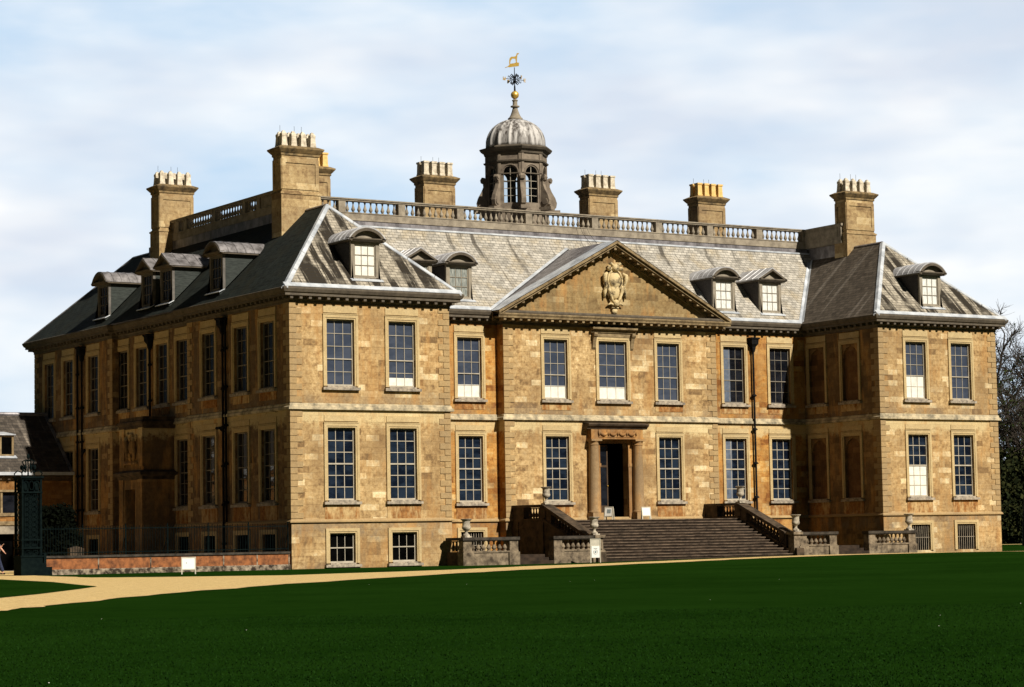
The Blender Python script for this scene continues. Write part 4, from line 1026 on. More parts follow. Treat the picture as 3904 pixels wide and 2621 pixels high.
# ------------------------------------------------------------------ front door case
b = MB(); DX = (DOOR[0] + DOOR[1]) / 2; b_in = MB()
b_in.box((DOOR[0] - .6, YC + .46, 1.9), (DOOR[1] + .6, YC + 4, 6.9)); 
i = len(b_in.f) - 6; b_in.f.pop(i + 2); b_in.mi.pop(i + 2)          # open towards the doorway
b.box((DOOR[0] - .20, YC - .08, 2.2), (DOOR[0] - .001, YC + .2, 6.5)); b.box((DOOR[1] + .001, YC - .08, 2.2), (DOOR[1] + .24, YC + .2, 6.5)); b.box((DOOR[0] - .001, YC - .08, 6.28), (DOOR[1] + .001, YC + .2, 6.5))
b.box((DOOR[0] - .23, YC - .11, 5.02), (DOOR[0] + .04, YC + .2, 5.20)); b.box((DOOR[1] - .04, YC - .11, 5.02), (DOOR[1] + .27, YC + .2, 5.20))
b.box((DX - 1.68, YC - .40, 6.55), (DX + 1.68, YC + .02, 7.02)); b.box((DX - 1.22, YC - .43, 6.58), (DX + 1.22, YC - .38, 7.0))
b.box((DX - 1.74, YC - .46, 6.48), (DX + 1.74, YC + .02, 6.56))
dc = b.build('door_case', 'door_stone', house)
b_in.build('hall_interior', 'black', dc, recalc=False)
b = MB(); b.prism([(YC, 7.02), (YC - .42, 7.02), (YC - .46, 7.10), (YC - .58, 7.18), (YC - .64, 7.27), (YC - .62, 7.31), (YC, 7.38)], 'x', DX - 1.96, DX + 1.96); b.build('door_hood', 'flank', dc)
b = MB()
for k in range(4):
    x = DX - .90 + k * .60; b.tube([(x + .24 * math.cos(t), YC - .45, 6.94 + .23 * math.sin(t)) for t in [R(180 + 18 * j) for j in range(11)]], [.04, .05, .06, .07, .08, .085, .08, .07, .06, .05, .04], 7)
    b.tube([(x - .30, YC - .45, 6.96), (x - .30, YC - .46, 6.80), (x - .30, YC - .45, 6.66)], [.05, .065, .03], 7)
b.tube([(DX + 1.2, YC - .45, 6.96), (DX + 1.2, YC - .46, 6.80), (DX + 1.2, YC - .45, 6.66)], [.05, .065, .03], 7)
b.build('garland', 'door_stone', dc, smooth=True)
for s in (-1, 1):
    cx = DX + s * 1.43; b = MB()
    b.box((cx - .34, YC - .56, 2.2), (cx + .34, YC + .01, 2.56))
    b.lathe([(.33, 2.56), (.34, 2.62), (.31, 2.66), (.31, 2.70), (.30, 2.74), (.30, 3.8), (.26, 6.12), (.27, 6.16), (.30, 6.19), (.27, 6.22), (.27, 6.30), (.33, 6.38)], 24, (cx, YC - .22)); b.box((cx - .34, YC - .56, 6.38), (cx + .34, YC + .01, 6.48))
    b.build('column', 'col_stone', dc, smooth='auto')
b = MB()                                            # glazed leaf standing ajar, glass lit from outside
b.box((DOOR[0] + .02, YC + .30, 2.2), (DOOR[0] + .74, YC + .36, 2.95)); b.box((DOOR[0] + .66, YC + .30, 2.95), (DOOR[0] + .74, YC + .36, 6.2)); b.box((DOOR[0] + .02, YC + .30, 2.95), (DOOR[0] + .08, YC + .36, 6.2)); b.box((DOOR[0] + .08, YC + .30, 5.0), (DOOR[0] + .66, YC + .36, 5.12)); b.box((DOOR[0] + .08, YC + .30, 6.1), (DOOR[0] + .66, YC + .36, 6.2))
dl = b.build('door', 'wood', dc)
b = MB(); b.box((DOOR[0] + .08, YC + .325, 2.95), (DOOR[0] + .66, YC + .335, 5.0)); b.box((DOOR[0] + .08, YC + .325, 5.12), (DOOR[0] + .66, YC + .335, 6.1)); b.build('pane', 'glass_w', dl)
b = MB(); b.ball((DOOR[0] + .70, YC + .27, 4.0), .035); b.build('handle', 'gold', dl)

# ------------------------------------------------------------------ west porch
b = MB(); px0, px1, py0, py1 = -1.45, XR, 13.8, 16.85
dy0, dy1, dz = 14.85, 16.15, 4.15
F = FW(px0)
wallface(b, F, py0, py1, -.1, 4.75, [(dy0, dy1, .3, dz, .9)])
b.box((px0 + .91, py0, -.1), (px1, py1, 4.75)); b.face([(px0, py0, -.1), (px0 + .91, py0, -.1), (px0 + .91, py0, 4.75), (px0, py0, 4.75)]); b.face([(px0, py1, -.1), (px0 + .91, py1, -.1), (px0 + .91, py1, 4.75), (px0, py1, 4.75)])
b.box((px0 + .06, py0 + .08, 5.10), (px1, py1 - .08, 7.40))
for yy in (py0 + .30, py1 - .30): lb(b, F, yy - .28, yy + .28, 0, .06, .0, 4.70)
lb(b, F, py0 + .05, py0 + .62, -.06, .02, 5.3, 7.3); lb(b, F, py1 - .62, py1 - .05, -.06, .02, 5.3, 7.3)
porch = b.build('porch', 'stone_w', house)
b = MB(); q = [(px1, py0), (px1, py1), (px0, py1), (px0, py0)]; q = [(px1, py1), (px0, py1), (px0, py0), (px1, py0)]
b.sweep(q, [(0, 4.62), (.08, 4.66), (.08, 4.78), (.25, 4.86), (.28, 5.0), (0, 5.12), (-.4, 5.12)], closed=False); b.build('porch_cornice', 'flank', porch); b = MB()
b.sweep(q, [(-.1, 7.24), (.03, 7.30), (.03, 7.42), (.12, 7.52), (.12, 7.62), (.0, 7.66), (.0, 7.86), (-.6, 7.88)], closed=False); b.box((px0 + .1, py0 + .1, 7.3), (px1, py1 - .1, 7.87))
b.build('porch_parapet', 'flank', porch)
b = MB(); yc = (py0 + py1) / 2; lb(b, F, yc - .85, yc + .85, -.07, .06, 5.42, 5.56); lb(b, F, yc - .85, yc + .85, -.07, .03, 5.56, 5.62)
rnd = random.Random(3)
for k in range(26):
    b.ball((px0 + .02, yc + rnd.uniform(-.62, .62), 6.3 + rnd.uniform(-.62, .66)), (.09, rnd.uniform(.06, .17), rnd.uniform(.08, .2)), 8, 5)
b.ball((px0 + .02, yc, 6.35), (.14, .30, .38), 12, 8); b.ball((px0, yc, 6.92), (.12, .22, .16))
for s in (-1, 1): b.tube([(px0, yc + s * .42, 5.7), (px0 - .05, yc + s * .5, 6.1), (px0 - .08, yc + s * .42, 6.5), (px0 - .1, yc + s * .48, 6.85)], [.07, .12, .13, .10], 8)
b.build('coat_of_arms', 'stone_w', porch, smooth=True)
b = MB(); b.box((px0 + .89, dy0, .3), (px0 + .95, dy1, dz)); b.build('door', 'black', porch)

# ------------------------------------------------------------------ downpipes
def downpipe(x, y, ztop, zbot, hopper=True, wd=.34):
    b = MB(); b.tube([(x, y, zbot), (x, y, ztop)], .06, 10)
    for k in range(int((ztop - zbot) / 1.9)):
        z = zbot + .9 + k * 1.9; b.lathe([(.11, z), (.11, z + .10), (.08, z + .13)], 8, (x, y)); b.cbox((x, y + (.0 if abs(y - 6.3) < 1 else 0), z + .05), (.30, .12, .05) if abs(y - 6.3) < .5 else (.12, .30, .05))
    if hopper:
        b.lathe([(.08, ztop - .2), (.13, ztop - .1), (.17, ztop + .10), (.32, ztop + .26), (.34, ztop + .50), (.42, ztop + .55), (.42, ztop + .62)], 4, (x, y), rot=R(45))
    return b.build('downpipe', 'iron', house)
downpipe(32.35, 6.30, 11.7, 2.4)
downpipe(-.13, 7.05, 11.75, .3); downpipe(-.12, 6.75, 12.4, 2.3, False)
downpipe(XR - .13, 16.72, 11.75, 7.9); downpipe(-.13, 25.3, 11.75, 2.3); downpipe(-.13, 25.95, 12.3, 2.3, False)
b = MB(); b.tube([(-.13, 7.0, 6.75), (-.16, 7.35, 6.95), (-.16, 7.75, 6.95)], .07, 8); b.tube([(-.13, 24.9, 6.6), (-.16, 25.2, 6.4)], .07, 8); b.build('pipe_elbow', 'iron', house)

# ------------------------------------------------------------------ entrance staircase
HX = 6.42; XL, XRt = CC - HX - .12, CC + HX + .0; ZL = 2.16
stair = empty('stone_staircase', (CC, 3, 0), 'broad dark stone staircase rising between balustraded flanks to the front door', 'staircase')
stair.location = (0, 0, 0)
b = MB(); n = 14; ys = 3.1; tr = .345; g0 = .10
for k in range(n):
    z1 = ZL - k * (ZL - g0) / n; y0 = ys - k * tr; xa, xb = (XL + .45, XRt - .45) if k < 12 else (XL + .42, XRt + .6)
    if k >= 12: xa, xb = XL + .2 - .25 * (k - 12), XRt + .5 + .25 * (k - 12)
    jit = .008 * math.sin(k * 2.3)
    b.cur = 1; b.box((xa, y0 - tr - .05 + jit, z1 - .045), (xb, (y0 + .2) if k else YC, z1)); b.cur = 0; b.box((xa, y0 - tr + .0 + jit, -.3), (xb, y0 - .001 if k < n - 1 else y0, z1 - .045))
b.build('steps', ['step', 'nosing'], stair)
def flank(xc, s):
    """s=-1 left flank, +1 right flank; plan: wall from the house out to y=3.0 then down to the newel at y=-1.5"""
    x0, x1 = xc - .24, xc + .24; b = MB(); yo = YC; yt, yb = 2.95, -1.15
    b.prism([(yo, -.2), (yo, ZL - .02), (yt, ZL - .02), (yb, .52), (yb - .9, .52), (yb - .9, -.2)], 'x', x0, x1)
    b.prism([(yo, ZL - .02), (yo, ZL + .10), (yt - .05, ZL + .10), (yb, .64), (yb, .52), (yt, ZL - .02)], 'x', x0 - .05, x1 + .05)
    b.box((x0 - .05, yo - .1 - .5, -.2), (x0 + .02, yo, ZL - .05)); b.box((x0 - .05, yt - .1, -.2), (x0 + .02, yt + .45, ZL - .05)); b.box((x0 - .03, yt + .45, 1.75), (x0 + .02, yo - .6, 1.9))
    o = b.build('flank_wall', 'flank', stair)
    b = MB()
    b.box((x0 - .07, yt - .05, ZL + .68), (x1 + .07, yo, ZL + .82)); b.box((x0, yo - 1.1, ZL + .10), (x1, yo, ZL + .68)); b.box((x0 - .02, yt - .25, ZL + .10), (x1 + .02, yt + .25, ZL + .68))
    b.prism([(yt - .05, ZL + .64), (yt - .05, ZL + .82), (yb, 1.36), (yb, 1.18)], 'x', x0 - .08, x1 + .08)
    b.prism([(yt - .25, ZL - .0), (yt - .25, ZL + .64), (yt - .75, ZL + .45), (yt - .75, ZL - .2)], 'x', x0 + .02, x1 - .02)
    b.prism([(yb + .6, .8), (yb + .6, 1.5), (yb, 1.25), (yb, .5)], 'x', x0 + .02, x1 - .02)
    b.build('handrail', 'flank', stair)
    bm_ = BAL2
    for k in range(5): inst('baluster', bm_, stair, (xc, yt + .42 + k * .26, ZL + .10))
    for k in range(9):
        y = yt - .95 - k * .27; inst('baluster', bm_, stair, (xc, y, ZL + .12 - (yt - y) * (ZL - .58) / (yt - yb)))
    b = MB(); b.box((x0 - .03, yb - .72, -.1), (x1 + .03, yb - .12, .52)); b.box((x0 + .02, yb - .66, .52), (x1 - .02, yb - .18, 1.22)); b.box((x0 - .07, yb - .76, 1.22), (x1 + .07, yb - .08, 1.36))
    b.tube([(xc + .35, yb - .42, .45), (xc + .35, yb - .1, .45)], .22, 12) if s < 0 else None
    b.build('newel', 'terrace', stair)
BAL2 = baluster_mesh(.56, .095, mat='flank')
BAL3 = baluster_mesh(.50, .115, mat='terrace')
flank(XL + .22, -1); flank(XRt - .22, 1)

def terrace(name_lbl, x0, x1, urn_end, loc_y=-1.6, side_return=None):
    t = empty('terrace_balustrade', (0, 0, 0), name_lbl, 'balustrade', 'low balustrades at the foot of the house')
    y = loc_y; b = MB(); z0 = gz((x0 + x1) / 2, y) - .05
    b.box((x0, y - .17, z0 - .2), (x1, y + .25, .60)); b.box((x0 + .0, y - .21, .60), (x1, y + .25, .68)); b.box((x0 - .05, y - .26, z0 - .2), (x0 + .55, y + .28, .62)); b.box((x1 - .55, y - .26, z0 - .2), (x1 + .05, y + .28, .62))
    b.build('plinth', 'terrace', t)
    for xa in (x0, x1 - .48): b = MB(); b.box((xa, y - .18, .68), (xa + .48, y + .22, 1.20)); b.build('pedestal', 'terrace', t)
    b = MB(); b.box((x0 - .06, y - .26, 1.20), (x1 + .06, y + .28, 1.34)); b.box((x0 - .02, y - .22, 1.16), (x1 + .02, y + .24, 1.20))
    if side_return: b.box((side_return - .2, y + .28, 1.20), (side_return + .28, -.17, 1.34))
    b.build('coping', 'coping', t)
    if side_return:
        b = MB(); b.box((side_return - .12, y + .28, -.2), (side_return + .2, -.17, .66)); b.build('side_wall', 'flank', t)
        for k in range(3): inst('baluster', BAL3, t, (side_return + .04, y + .5 + k * .3, .68))
    n = max(3, int(round((x1 - x0 - 1.0) / .29)))
    for k in range(n): inst('baluster', BAL3, t, (x0 + .5 + (x1 - x0 - 1.0) * (k + .5) / n, y + .03, .68))
    return t
terrace('short dark balustrade beside the near left wing with urn at its left end', 8.25, 11.35, 0, side_return=8.42)
terrace('short balustrade just left of the staircase behind the framed notice', 13.42, XL + .35, 0)
terrace('short balustrade just right of the staircase foot', XRt - .05, 31.3, 0)
terrace('short balustrade against the right wing with urn at its right end', 33.5, 36.8, 0, side_return=None)
# little flights of steps through the gaps
for x0, x1, lab in ((11.4, 13.37, 'three low stone steps between the left balustrades'), (31.35, 33.45, 'three low stone steps between the right balustrades')):
    b = MB()
    for k in range(3): b.box((x0, -1.85 + .36 * k, -.2), (x1, -1.0 if k < 2 else D1 - .01, .17 + .15 * k + gz(x0, -1)))
    tag(b.build('garden_steps', 'step'), lab, 'steps', 'garden steps')

def urn_mesh():
    b = MB()
    pr = [(.17, 0), (.17, .07), (.13, .08), (.08, .14), (.06, .20), (.09, .24), (.09, .27), (.17, .32), (.21, .40), (.20, .47), (.185, .50), (.19, .55), (.18, .68), (.20, .75), (.27, .80), (.28, .83), (.25, .84), (.17, .80), (.02, .78)]
    b.lathe(pr, 24, rf=lambda a, z: 1 + (.03 * math.cos(12 * a) if .30 < z < .48 else 0)); b.cbox((0, 0, -.03), (.40, .40, .07))
    return b.mesh('urn', 'urn', smooth='auto')
UR = urn_mesh()
uzt = ZL + .88
for x, y, z, lab in ((8.55, -1.58, 1.40, 'pale stone urn on the balustrade beside the near left wing'), (XL + .10, -1.56, 1.42, 'pale stone urn at the foot of the left stair flank'), (XL + .22, 2.95, uzt, 'stone urn at the head of the left stair flank below the window'),
                     (XRt - .22, 2.95, uzt, 'stone urn at the head of the right stair flank beside the downpipe'), (XRt - .10, -1.56, 1.42, 'pale stone urn at the foot of the right stair flank'), (36.55, -1.58, 1.40, 'stone urn on the balustrade against the right wing')):
    tag(inst('urn', UR, None, (x, y, z)), lab, 'urn', 'stone urns on the balustrades')

# ------------------------------------------------------------------ notice boards
def aboard(name, loc, rz, w, h, lab, art=None, lean=R(9)):
    t = empty(name, loc, lab, 'sign', None); t.rotation_euler = (0, 0, rz)
    def pnl(b, sgn):
        st = len(b.v)
        for x in (-w / 2, w / 2 - .045): b.box((x, -.02, 0), (x + .045, .02, h))
        b.box((-w / 2 + .045, -.02, h - .05), (w / 2 - .045, .02, h)); b.box((-w / 2 + .045, -.02, h * .24), (w / 2 - .045, .02, h * .24 + .05))
        b.xf(Matrix.Translation((0, -sgn * math.sin(lean) * h, 0)) @ Matrix.Rotation(-sgn * lean, 4, 'X'), st)
    b = MB(); pnl(b, 1); pnl(b, -1); b.build('frame', 'signf', t)
    b = MB(); b.box((-w / 2 + .045, -.012, h * .24 + .05), (w / 2 - .045, .012, h - .05)); b.xf(Matrix.Translation((0, -math.sin(lean) * h, 0)) @ Matrix.Rotation(-lean, 4, 'X')); p = b.build('board', 'signw', t)
    if art == 'picture':
        b = MB(); b.box((-.10, -.018, h * .50), (.12, -.0125, h * .80)); b.xf(Matrix.Translation((0, -math.sin(lean) * h, 0)) @ Matrix.Rotation(-lean, 4, 'X')); b.build('picture', 'print', p)
    elif art == 'mark':
        b = MB(); b.box((-.10, -.018, h * .62), (-.07, -.0125, h * .70)); b.xf(Matrix.Translation((0, -math.sin(lean) * h, 0)) @ Matrix.Rotation(-lean, 4, 'X')); b.build('mark', 'print', p)
    return t
aboard('notice_board', (-9.15, -8.6, 0), -.42, .60, .72, 'white A-frame board standing on the grass before the red low wall', 'mark')
aboard('notice_board', (20.2, 3.25, ZL), -1.1, .50, .68, 'small white A-board with a picture, left of the door at the stair head', 'picture')
aboard('notice_board', (22.55, 3.25, ZL), -.30, .50, .66, 'small blank white A-board right of the door at the stair head')
t = empty('notice_stand', (14.9, -3.2, 0), 'tall thin framed stand with a white notice low down, beside the staircase', 'sign'); t.rotation_euler = (0, 0, -.4)
b = MB(); hh = 1.18; w2 = .26
for x in (-w2, w2 - .04): b.box((x, -.02, 0), (x + .04, .02, hh))
b.box((-w2 + .04, -.02, hh - .04), (w2 - .04, .02, hh)); b.box((-w2 + .04, -.005, .82), (w2 - .04, .005, hh - .04)); b.build('frame', 'signf', t)
b = MB(); b.box((-.20, -.03, .26), (.20, -.008, .82)); p = b.build('board', 'signw', t)
b = MB(); b.tube([(.10 * math.cos(a), -.036, .54 + .11 * math.sin(a)) for a in [R(20 * k) for k in range(19)]], .009, 5); b.ball((0, -.034, .54), (.05, .01, .06)); b.box((-.09, -.04, .70), (.09, -.0305, .725)); b.build('emblem', 'print', p)

# ------------------------------------------------------------------ low wall and railing
wl = empty('low_wall', (0, 0, 0), 'long low red plastered wall with dark coping running left from the near corner', 'wall')
x0, x1 = -12.4, -.11
b = MB(); b.cur = 0; b.box((x0, -.02, -.1), (x1, .30, .74)); b.build('wall', 'brickwall', wl)
b = MB(); b.box((x0, -.07, -.1), (x1, -.021, .20)); b.prism([(-.07, .20), (-.02, .24), (-.02, .20)], 'x', x0, x1)
for k, xx in enumerate((-12.2, -9.6, -7.1, -5.2, -3.5, -1.8, -.16)): b.box((xx - .03, -.035, .20), (xx + .03, -.021, .74))
b.build('base_course', 'walldirt', wl)
b = MB(); b.box((x0 - .05, -.08, .74), (x1, .36, .84)); b.build('coping', 'coping', wl)
rl = MB()
for k in range(96): x = x0 + .1 + k * .128; rl.tube([(x, .14, .84), (x, .14, 2.12 + .03 * (k % 2))], .012, 4)
for z in (.95, 2.0): rl.box((x0, .125, z), (x1, .155, z + .035))
for k in range(7): x = x0 + .1 + k * 2.03; rl.tube([(x, .14, .84), (x, .14, 2.22)], .028, 6); rl.tube([(x, .14, 1.7), (x, .6, .9)], .014, 4)
tag(rl.build('iron_railing', 'green'), 'dark iron railing of thin upright bars standing on the low red wall', 'railing')
# stone block behind railing
b = MB(); b.prism([(-9.7, 0), (-9.1, 0), (-9.05, 1.15), (-9.4, 1.25), (-9.72, 1.15)], 'y', 3.0, 3.35); tag(b.build('stone_block', 'flank'), 'small upright stone behind the railing in front of the west porch', 'stone')

# ------------------------------------------------------------------ iron gate pier
gp = empty('gate_pier', (-12.9, -.1, 0), 'tall dark green iron gate pier with scrolled top at the end of the low wall', 'gate pier')
b = MB(); Wd = .42
b.cbox((0, 0, .35), (.98, .9, .9)); b.cbox((0, 0, .84), (1.04, .96, .08)); b.cbox((0, 0, 1.55), (.98, .9, .06))
for sx in (-1, 1):
    for sy in (-1, 1): b.box((sx * Wd - .04, sy * Wd - .04, .88), (sx * Wd + .04, sy * Wd + .04, 4.25))
for z in (1.2, 3.62, 4.22): b.cbox((0, 0, z), (.96, .96, .07))
b.cbox((0, 0, 4.28), (1.06, 1.06, .07))
b.box((-.30, -.30, .88), (.30, .30, 3.58)); b.box((-.36, -.36, 3.66), (-.12, .36, 4.18)); b.box((.12, -.36, 3.66), (.36, .36, 4.18))
b.build('post_frame', 'green', gp)
b = MB()
for k in range(2):
    for s in (-1, 1):
        for j in range(9):
            u = -.34 + j * .085
            a = (u, s * Wd) if k == 0 else (s * Wd, u); b.tube([(a[0], a[1], .9), (a[0], a[1], 3.6)], .011, 4)
        for z in [1.0 + .22 * q for q in range(12)]:
            for j in (-1, 1):
                c_ = [(j * .17 + .13 * math.cos(t), z + .1 * math.sin(t)) for t in [R(36 * q) for q in range(11)]]
                b.tube([((p[0], s * Wd, p[1]) if k == 0 else (s * Wd, p[0], p[1])) for p in c_], .012, 4)
        for j in (-1, 0, 1):
            c_ = [(j * .25 + .10 * math.cos(t), 3.92 + .2 * math.sin(t)) for t in [R(36 * q) for q in range(11)]]
            b.tube([((p[0], s * Wd, p[1]) if k == 0 else (s * Wd, p[0], p[1])) for p in c_], .02, 4)
b.build('scroll_panel', 'green', gp)
b = MB()
for k in range(4):
    a = R(45 + 90 * k); ux, uy = math.cos(a), math.sin(a)
    b.tube([(ux * .6, uy * .6, 4.32), (ux * .66, uy * .66, 4.45), (ux * .5, uy * .5, 4.58), (ux * .3, uy * .3, 4.5), (ux * .18, uy * .18, 4.75), (ux * .28, uy * .28, 4.98), (ux * .14, uy * .14, 5.05), (0, 0, 5.0)], .03, 5)
    b.ball((ux * .3, uy * .3, 4.72), (.09, .09, .12), 6, 4)
b.tube([(0, 0, 4.3), (0, 0, 5.25)], [.04, .02], 6); b.ball((0, 0, 5.2), (.07, .07, .12))
b.build('finial', 'green', gp)
b = MB(); b.cbox((.72, -.1, .12), (.5, .5, .5)); b.cbox((.72, -.1, .6), (.12, .12, .7)); b.cbox((.62, -.1, .4), (.3, .1, .3)); b.box((.50, .02, .8), (.56, .08, 3.7)); b.build('side_stay', 'green', gp)

# ------------------------------------------------------------------ service building on the left
ob = empty('service_building', (0, 0, 0), 'lower ochre stone service building with slate roof joining the mansion at the far left', 'outbuilding')
OY = 27.0; b = MB(); F = FS(OY); ox0, ox1 = -24, -.06
OH = [(-5.55, -4.55, 6.9 - 2.62, 0, 0)]
wh = [(-5.9, -3.28, 3.18, 4.34, .25), (-9.9, -7.3, 3.18, 4.34, .25), (-5.9, -3.3, -.1, 2.02, .5), (-9.9, -7.3, -.1, 2.02, .5)]
wallface(b, F, ox0, ox1, -.2, 5.3, wh); b.box((ox0, OY + .6, -.2), (ox1, OY + 8, 5.2)); b.face([(ox0, OY, -.2), (ox0, OY + .6, -.2), (ox0, OY + .6, 5.3), (ox0, OY, 5.3)])
b.build('wall', 'ochre', ob)
b = MB()
for (a, c, d, e, _) in wh[:2]:
    lb(b, F, a - .1, c + .1, -.05, .07, d - .18, d); lb(b, F, a - .06, a, -.02, .04, d, e); lb(b, F, c, c + .06, -.02, .04, d, e); lb(b, F, a - .06, c + .06, -.02, .04, e, e + .12)
    for k in (1, 2): x = a + (c - a) * k / 3; lb(b, F, x - .06, x + .06, -.16, -.02, d, e)
lb(b, F, -10.5, -2.9, -.02, .10, 2.50, 2.72)
b.build('window_stonework', 'rake', ob)
for (a, c, d, e, _) in wh[:2]: b = MB(); b.face([F(a, -.2, d), F(c, -.2, d), F(c, -.2, e), F(a, -.2, e)]); b.build('pane', 'glass_w', ob, recalc=False)
for (a, c, d, e, _) in wh[2:]: b = MB(); b.box((a, OY + .44, d), (c, OY + .5, e)); b.build('cart_door', 'black', ob)
b = MB()
for (a, c, d, e, _) in wh[2:]: lb(b, F, a - .2, c + .2, -.3, .03, 2.02, 2.49)
b.build('door_lintel', 'balus', ob)
b = MB(); ez, rz_ = 5.42, 8.85; ry = OY + 3.75
b.hexa([(ox0, OY - .35, ez - .12), (ox1, OY - .35, ez - .12), (ox1, ry, rz_ - .12), (ox0, ry, rz_ - .12), (ox0, OY - .35, ez), (ox1, OY - .35, ez), (ox1, ry, rz_), (ox0, ry, rz_)])
b.hexa([(ox0, ry, rz_ - .12), (ox1, ry, rz_ - .12), (ox1, OY + 8, ez - .12), (ox0, OY + 8, ez - .12), (ox0, ry, rz_), (ox1, ry, rz_), (ox1, OY + 8, ez), (ox0, OY + 8, ez)])
orf = b.build('roof', 'slate_o', ob)
b = MB(); b.box((ox0, OY - .43, ez - .16), (ox1, OY - .32, ez + .015)); b.build('gutter', 'lead', orf)
b = MB(); b.tube([(ox0, ry, rz_ + .02), (ox1, ry, rz_ + .02)], .12, 8); b.hexa([(ox1 - .2, OY - .36, ez), (ox1 - .01, OY - .36, ez), (ox1 - .01, ry, rz_), (ox1 - .2, ry, rz_), (ox1 - .2, OY - .36, ez + .05), (ox1 - .01, OY - .36, ez + .05), (ox1 - .01, ry, rz_ + .05), (ox1 - .2, ry, rz_ + .05)]); b.build('ridge_lead', 'leadd', orf)
b = MB(); b.sweep([(ox0, OY), (ox1, OY)], [(0, 4.95), (.1, 5.0), (.25, 5.15), (.25, 5.28), (0, 5.3)], closed=False); modillions(b, F, ox0, ox1, 48, 5.0, 5.14, .0, .2); b.build('eaves', 'flank', ob)
for xx in (-3.95, -8.6):                               # roof dormers
    b = MB(); yy = OY + .75; z0, z1 = 6.45, 7.42; r2 = lambda z: OY - .35 + (z - ez) * (ry - OY + .35) / (rz_ - ez)
    for s in (-1, 0, 1): b.box((xx + s * .72 - .06, yy, z0), (xx + s * .72 + .06, yy + .1, z1))
    b.box((xx - .78, yy, z1), (xx + .78, yy + .1, z1 + .1)); b.box((xx - .78, yy - .04, z0 - .08), (xx + .78, yy + .1, z0))
    d = b.build('dormer', 'rake', ob)
    b = MB(); b.face([(xx - .7, yy + .06, z0), (xx + .7, yy + .06, z0), (xx + .7, yy + .06, z1), (xx - .7, yy + .06, z1)]); b.build('pane', 'black', d, recalc=False)
    b = MB()
    for s in (-1, 1): b = MB(); b.prism([(yy + .1, z0), (yy + .1, z1 + .1), (r2(z1 + .1) + .1, z1 + .1), (r2(z0), z0)], 'x', xx + s * .72, xx + s * .78); b.build('cheek', 'cheek', d)
    b = MB(); b.hexa([(xx - .85, yy - .12, z1 + .10), (xx + .85, yy - .12, z1 + .10), (xx + .85, r2(z1 + .4), z1 + .32), (xx - .85, r2(z1 + .4), z1 + .32), (xx - .85, yy - .12, z1 + .15), (xx + .85, yy - .12, z1 + .15), (xx + .85, r2(z1 + .4), z1 + .38), (xx - .85, r2(z1 + .4), z1 + .38)]); b.build('dormer_roof', 'lead', d)
    b = MB(); b.hexa([(xx - .9, r2(z0 - .25) - .05, z0 - .22), (xx + .9, r2(z0 - .25) - .05, z0 - .22), (xx + .9, yy + .05, z0 - .09), (xx - .9, yy + .05, z0 - .09), (xx - .9, r2(z0 - .25) - .05, z0 - .18), (xx + .9, r2(z0 - .25) - .05, z0 - .18), (xx + .9, yy + .05, z0 - .05), (xx - .9, yy + .05, z0 - .05)]); b.build('lead_apron', 'lead', d)

# ------------------------------------------------------------------ planting
def leafball(b, rnd, c, r, n, size, squash=1.0, shell=.55):
    for _ in range(n):
        d = Vector((rnd.gauss(0, 1), rnd.gauss(0, 1), rnd.gauss(0, 1))).normalized() * (shell + (1 - shell) * rnd.random()) ; p = Vector(c) + Vector((d.x * r[0], d.y * r[1], d.z * r[2]))
        a = Vector((rnd.gauss(0, 1), rnd.gauss(0, 1), rnd.gauss(0, 1))).normalized(); q = a.cross(Vector((rnd.gauss(0, 1), rnd.gauss(0, 1), rnd.gauss(0, 1)))).normalized(); s = size * rnd.uniform(.6, 1.3)
        b.face([p - a * s - q * s * .5, p + a * s - q * s * .5, p + a * s * .8 + q * s * .6, p - a * s * .7 + q * s * .5])
def shrub(x, y, rx, ry_, h, n, mat, lab, size=.09, stems=5, cat='shrub', name='shrub', seed=1, clumps=14):
    rnd = random.Random(seed); t = empty(name, (x, y, 0), lab, cat); b = MB()
    for k in range(clumps):
        a = rnd.random() * 6.28; q = rnd.random() ** .5 * .7; cz = h * rnd.uniform(.28, .80)
        leafball(b, rnd, (rx * q * math.cos(a), ry_ * q * math.sin(a), cz), (rx * .42, ry_ * .42, h * .22), n // clumps, size)
    b.build('crown', mat, t, recalc=False)
    b = MB()
    for k in range(stems): a = rnd.random() * 6.28; b.tube([(0, 0, -.1), (math.cos(a) * rx * .3, math.sin(a) * ry_ * .3, h * .4), (math.cos(a) * rx * .6, math.sin(a) * ry_ * .6, h * .75)], [.06, .04, .015], 5)
    b.build('trunk', 'bark', t); return t
shrub(-8.0, 9.5, 1.6, 1.4, 3.3, 9000, 'leaf_k', 'dense black-green evergreen shrub behind the railing by the service building', seed=4)

